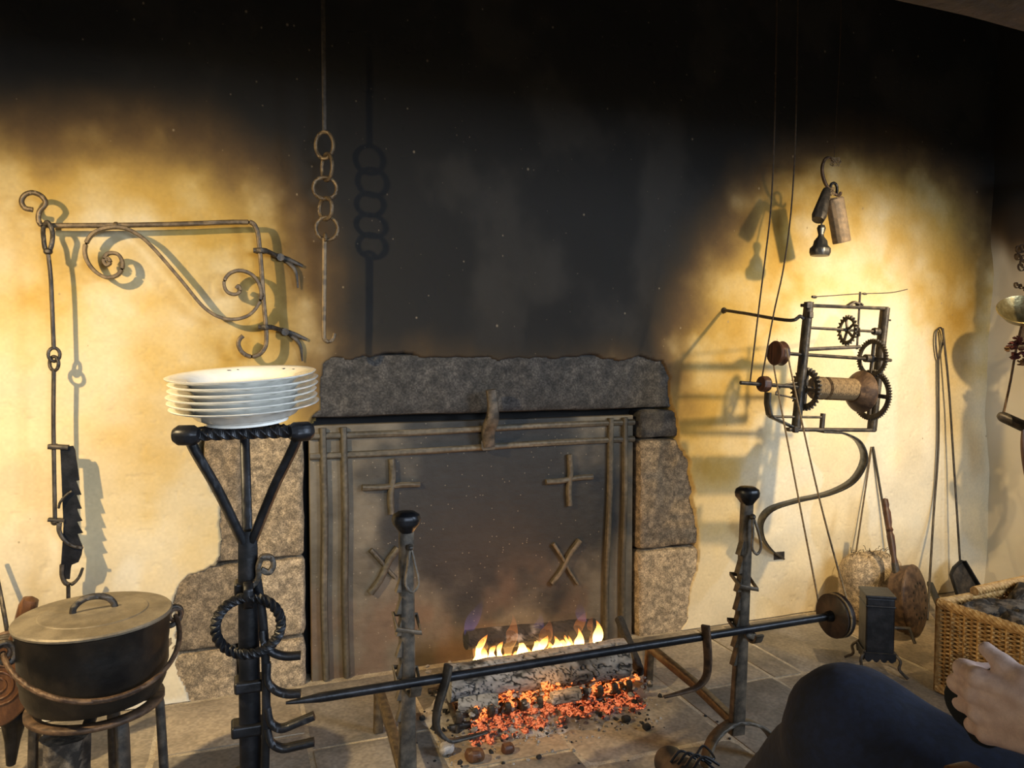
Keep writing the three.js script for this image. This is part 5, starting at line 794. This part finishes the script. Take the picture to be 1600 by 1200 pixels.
{
  const P = thing('person', 'person in navy trousers and blue jumper sitting by the fire with a clasped hand', 'person', V(1.1, 0, 1.95));
  const skin = mat([0.78, 0.65, 0.59], [0.85, 0.73, 0.67], { rough: 0.55, seed: 211, tile: 0.1, grain: 0.06, bump: 0.0006 }), navy = mat([0.035, 0.06, 0.13], [0.06, 0.095, 0.185], { rough: 0.9, seed: 213, tile: 0.05, bump: 0.0012 }), blue = mat([0.13, 0.19, 0.31], [0.18, 0.25, 0.38], { rough: 0.95, seed: 215, tile: 0.04, bump: 0.002 }), hairM = mat([0.22, 0.17, 0.13], [0.33, 0.26, 0.2], { rough: 0.7, seed: 217, tile: 0.05 });
  const hipL = [1.0, 0.365, 2.0], kneeL = [0.805, 0.463, 1.515], ankL = [0.875, 0.085, 1.14], hipR = [1.2, 0.365, 2.0], kneeR = [1.25, 0.46, 1.56], ankR = [1.24, 0.11, 1.46];
  const shL = [0.93, 0.90, 2.12], elL = [0.86, 0.65, 2.09], wrL = [0.815, 0.598, 1.845], shR = [1.29, 0.90, 2.12], elR = [1.36, 0.64, 2.02], wrR = [1.12, 0.62, 1.80];
  // hand: palm on edge, back towards the viewer, thumb on top, fingers curled in
  const hc = [0.803, 0.592, 1.755], fingers = []; const K = [];
  for (let i = 0; i < 4; i++) {
    const y = 0.624 - i * 0.0205, z = 1.706 + [0.004, 0, 0.004, 0.014][i], len = [0.042, 0.046, 0.043, 0.035][i], r = [0.0102, 0.0104, 0.0098, 0.0088][i], kn = [0.797 + 0.001 * i, y, z], p1 = [0.813, y - 0.004, z - 0.034 * len / 0.044], p2 = [0.842, y - 0.007, z - 0.018], p3 = [0.846, y - 0.007, z + 0.012];
    fingers.push([[0.802, 0.6 + (y - 0.592) * 0.6, 1.79], kn, 0.0125, r * 1.12], [kn, p1, r * 1.1, r], [p1, p2, r, r * 0.92], [p2, p3, r * 0.92, r * 0.8]); K.push(kn);
  }
  const handBones = [[[0.812, 0.602, 1.80], [0.806, 0.602, 1.725], 0.019, 0.015], [[0.812, 0.582, 1.80], [0.806, 0.572, 1.735], 0.018, 0.014], [wrL, [0.812, 0.594, 1.80], 0.027, 0.027]];
  const thumb = [[[0.818, 0.614, 1.795], [0.813, 0.636, 1.757], 0.0155, 0.0125], [[0.813, 0.636, 1.757], [0.812, 0.645, 1.728], 0.0118, 0.0105], [[0.812, 0.645, 1.728], [0.811, 0.655, 1.708], 0.0104, 0.0085]];
  const palmF = chain([...handBones, ...thumb.slice(0, 1)], 0.022), restT = chain(thumb, 0.007), fingF = [0, 1, 2, 3].map((i) => chain(fingers.slice(i * 4, i * 4 + 4), 0.007));
  const hand = nets((x, y, z) => { let d = smin(palmF(x, y, z), restT(x, y, z), 0.01); let e = 9; for (const f of fingF) e = smin(e, f(x, y, z), 0.003); return smin(d, e, 0.008); }, V(0.76, 0.53, 1.65), V(0.88, 0.69, 1.88), 0.0034);
  // right hand, open on the other knee side, outside the frame
  const handR = nets(chain([[wrR, [1.05, 0.60, 1.74], 0.026, 0.02], [[1.05, 0.60, 1.74], [1.02, 0.585, 1.69], 0.018, 0.012], [[1.06, 0.60, 1.75], [1.05, 0.575, 1.68], 0.014, 0.009], [[1.07, 0.60, 1.75], [1.075, 0.575, 1.68], 0.013, 0.009], [[1.08, 0.60, 1.75], [1.095, 0.578, 1.69], 0.012, 0.008], [[1.06, 0.61, 1.77], [1.015, 0.62, 1.73], 0.013, 0.009]], 0.01), V(0.97, 0.54, 1.63), V(1.17, 0.67, 1.86), 0.005);
  const head0 = nets((x, y, z) => { let d = Math.hypot((x - 1.11) / 0.076, (y - 1.17) / 0.112, (z - 2.07) / 0.096) * 0.085 - 0.085; d = smin(d, cap(x, y, z, [1.11, 1.10, 2.045], [1.11, 1.085, 2.01], 0.05, 0.03), 0.03); d = smin(d, cap(x, y, z, [1.11, 1.175, 1.985], [1.11, 1.145, 1.962], 0.008, 0.015), 0.012); for (const s of [-1, 1]) { d = smin(d, cap(x, y, z, [1.11 + s * 0.078, 1.19, 2.08], [1.11 + s * 0.076, 1.145, 2.075], 0.012, 0.009), 0.006); d = Math.max(d, -(Math.hypot(x - 1.11 - s * 0.032, y - 1.18, z - 1.972) - 0.014)); d = Math.min(d, Math.hypot(x - 1.11 - s * 0.032, y - 1.18, z - 1.988) - 0.012); } d = Math.max(d, -cap(x, y, z, [1.09, 1.11, 1.968], [1.13, 1.11, 1.968], 0.004, 0.004)); return smin(d, cap(x, y, z, [1.11, 1.08, 2.09], [1.11, 0.95, 2.13], 0.05, 0.06), 0.03); }, V(1.0, 0.92, 1.92), V(1.22, 1.31, 2.2), 0.006);
  const core = nets(chain([[[1.11, 0.95, 2.13], [1.1, 0.45, 2.05], 0.1, 0.11], [shL, elL, 0.042, 0.036], [elL, wrL, 0.036, 0.025], [shR, elR, 0.042, 0.036], [elR, wrR, 0.036, 0.025], [[1.11, 0.93, 2.13], shL, 0.06, 0.045], [[1.11, 0.93, 2.13], shR, 0.06, 0.045], [hipL, kneeL, 0.075, 0.055], [kneeL, ankL, 0.05, 0.035], [hipR, kneeR, 0.075, 0.055], [kneeR, ankR, 0.05, 0.035], [hipL, hipR, 0.09, 0.09]], 0.05), V(0.66, 0.05, 0.98), V(1.48, 1.08, 2.34), 0.014);
  part('body', [core, head0, hand, handR], skin, P, { label: 'pale hand with curled fingers' });
  const fold = (x, y, z, a) => (fb3(x * 13, y * 13 + 3, z * 9, 3) - 0.5) * a;
  const legs = chain([[hipL, kneeL, 0.093, 0.083], [kneeL, ankL, 0.078, 0.044], [hipR, kneeR, 0.1, 0.083], [kneeR, ankR, 0.08, 0.06], [hipL, hipR, 0.115, 0.115], [[1.1, 0.42, 2.05], [1.1, 0.55, 2.08], 0.125, 0.128]], 0.045);
  part('trousers', nets((x, y, z) => legs(x, y, z) + fold(x, y, z, 0.016), V(0.66, 0.06, 0.98), V(1.48, 0.72, 2.26), 0.011), navy, P, { label: 'navy blue trousers' });
  const top = chain([[[1.1, 0.55, 2.08], [1.11, 0.92, 2.13], 0.14, 0.125], [[1.11, 0.93, 2.13], shL, 0.085, 0.072], [[1.11, 0.93, 2.13], shR, 0.085, 0.072], [shL, elL, 0.066, 0.055], [elL, [0.82, 0.606, 1.885], 0.053, 0.042], [shR, elR, 0.066, 0.055], [elR, [1.15, 0.625, 1.83], 0.053, 0.042], [[1.11, 0.98, 2.125], [1.11, 1.02, 2.12], 0.075, 0.066]], 0.05);
  part('jumper', nets((x, y, z) => top(x, y, z) + fold(x + 5, y, z, 0.018), V(0.70, 0.38, 1.78), V(1.5, 1.1, 2.34), 0.012), blue, P, { label: 'blue knitted jumper' });
  part('hair', nets((x, y, z) => Math.max(Math.hypot((x - 1.11) / 0.086, (y - 1.185) / 0.112, (z - 2.085) / 0.1) * 0.09 - 0.09, -(Math.hypot((x - 1.11) / 0.08, (y - 1.14) / 0.105, (z - 2.0) / 0.1) * 0.09 - 0.09)) + fold(x * 3, y * 3, z * 3, 0.008), V(1.0, 1.0, 1.9), V(1.22, 1.33, 2.22), 0.007), hairM, P);
  const shoe = (heel, toe, up) => { const f = chain([[heel, toe, 0.040, 0.036], [[heel[0], heel[1] + 0.035, heel[2]], [mix(heel[0], toe[0], 0.55), mix(heel[1], toe[1], 0.55) + 0.018, mix(heel[2], toe[2], 0.55)], 0.038, 0.036]], 0.04); const x0 = Math.min(heel[0], toe[0]) - 0.07, x1 = Math.max(heel[0], toe[0]) + 0.07; return nets((x, y, z) => f(x, y, z), V(x0, 0.0, toe[2] - 0.07), V(x1, 0.24, heel[2] + 0.07), 0.0075); };
  const shoeM = mat([0.03, 0.035, 0.045], [0.055, 0.06, 0.075], { rough: 0.5, seed: 221, tile: 0.06, bump: 0.0008 });
  const s1 = part('shoe', shoe([0.865, 0.075, 1.09], [0.905, 0.078, 0.885]), shoeM, P, { label: 'dark laced shoe' }); part('shoe', shoe([1.24, 0.06, 1.48], [1.25, 0.05, 1.29]), shoeM, P);
  for (let i = 0; i < 4; i++) { const z = 0.955 + i * 0.028, y = 0.128 + i * 0.010; part('lace', sweep([V(0.862, y - 0.004, z), V(0.89, y + 0.012, z - 0.006), V(0.922, y - 0.006, z + 0.004)], circ(0.003, 6), { smooth: 10 }), M.blackIron, s1); }
  part('lace', sweep([V(0.925, 0.128, 0.955), V(0.955, 0.135, 0.94), V(0.965, 0.118, 0.965), V(0.935, 0.125, 0.965), V(0.96, 0.10, 1.0)], circ(0.0028, 6), { smooth: 24 }), M.blackIron, s1);
  // dark glove held in the hand
  const gl = nets((x, y, z) => smin(cap(x, y, z, [0.835, 0.612, 1.715], [0.83, 0.58, 1.675], 0.02, 0.023), cap(x, y, z, [0.83, 0.58, 1.675], [0.835, 0.545, 1.69], 0.023, 0.018), 0.02) + fold(x * 4, y * 4, z * 4, 0.01), V(0.79, 0.5, 1.62), V(0.88, 0.66, 1.76), 0.006);
  single('glove', gl, mat([0.03, 0.03, 0.035], [0.06, 0.06, 0.07], { rough: 0.9, seed: 223, tile: 0.05 }), 'crumpled black glove held in the seated person\'s hand', 'glove', V(0.83, 0.55, 1.69));
  // low wooden armchair
  const C = thing('armchair', 'low brown wooden armchair that the person sits on', 'chair', V(1.1, 0, 2.0));
  part('seat', rbox(0.62, 0.035, 0.52, 0.01).translate(1.09, 0.235, 2.0), M.wood, C);
  for (const x of [0.762, 1.42]) { part('leg', bar(V(x, 0, 1.78), V(x, 0.51, 1.78), 0.04, 0.04, V(1, 0, 0)), M.wood, C); part('leg', bar(V(x, 0, 2.24), V(x, 0.95, 2.32), 0.04, 0.04, V(1, 0, 0)), M.wood, C); part('armrest', sweep([V(x, 0.518, 1.708), V(x, 0.522, 1.78), V(x, 0.525, 2.28)], rect(0.05, 0.03, 0.35), { smooth: 16, w: V(1, 0, 0), scale: (t) => t < 0.03 ? 0.72 : 1 }), M.wood, C); part('seat_rail', bar(V(x, 0.22, 1.78), V(x, 0.22, 2.26), 0.03, 0.05, V(1, 0, 0)), M.wood, C); }
  for (const y of [0.55, 0.72, 0.9]) part('back_slat', bar(V(0.76, y, 2.285 + (y - 0.5) * 0.11), V(1.42, y, 2.285 + (y - 0.5) * 0.11), 0.06, 0.018, V(0, 1, 0)), M.wood, C);
}
renderer.render(scene, camera);
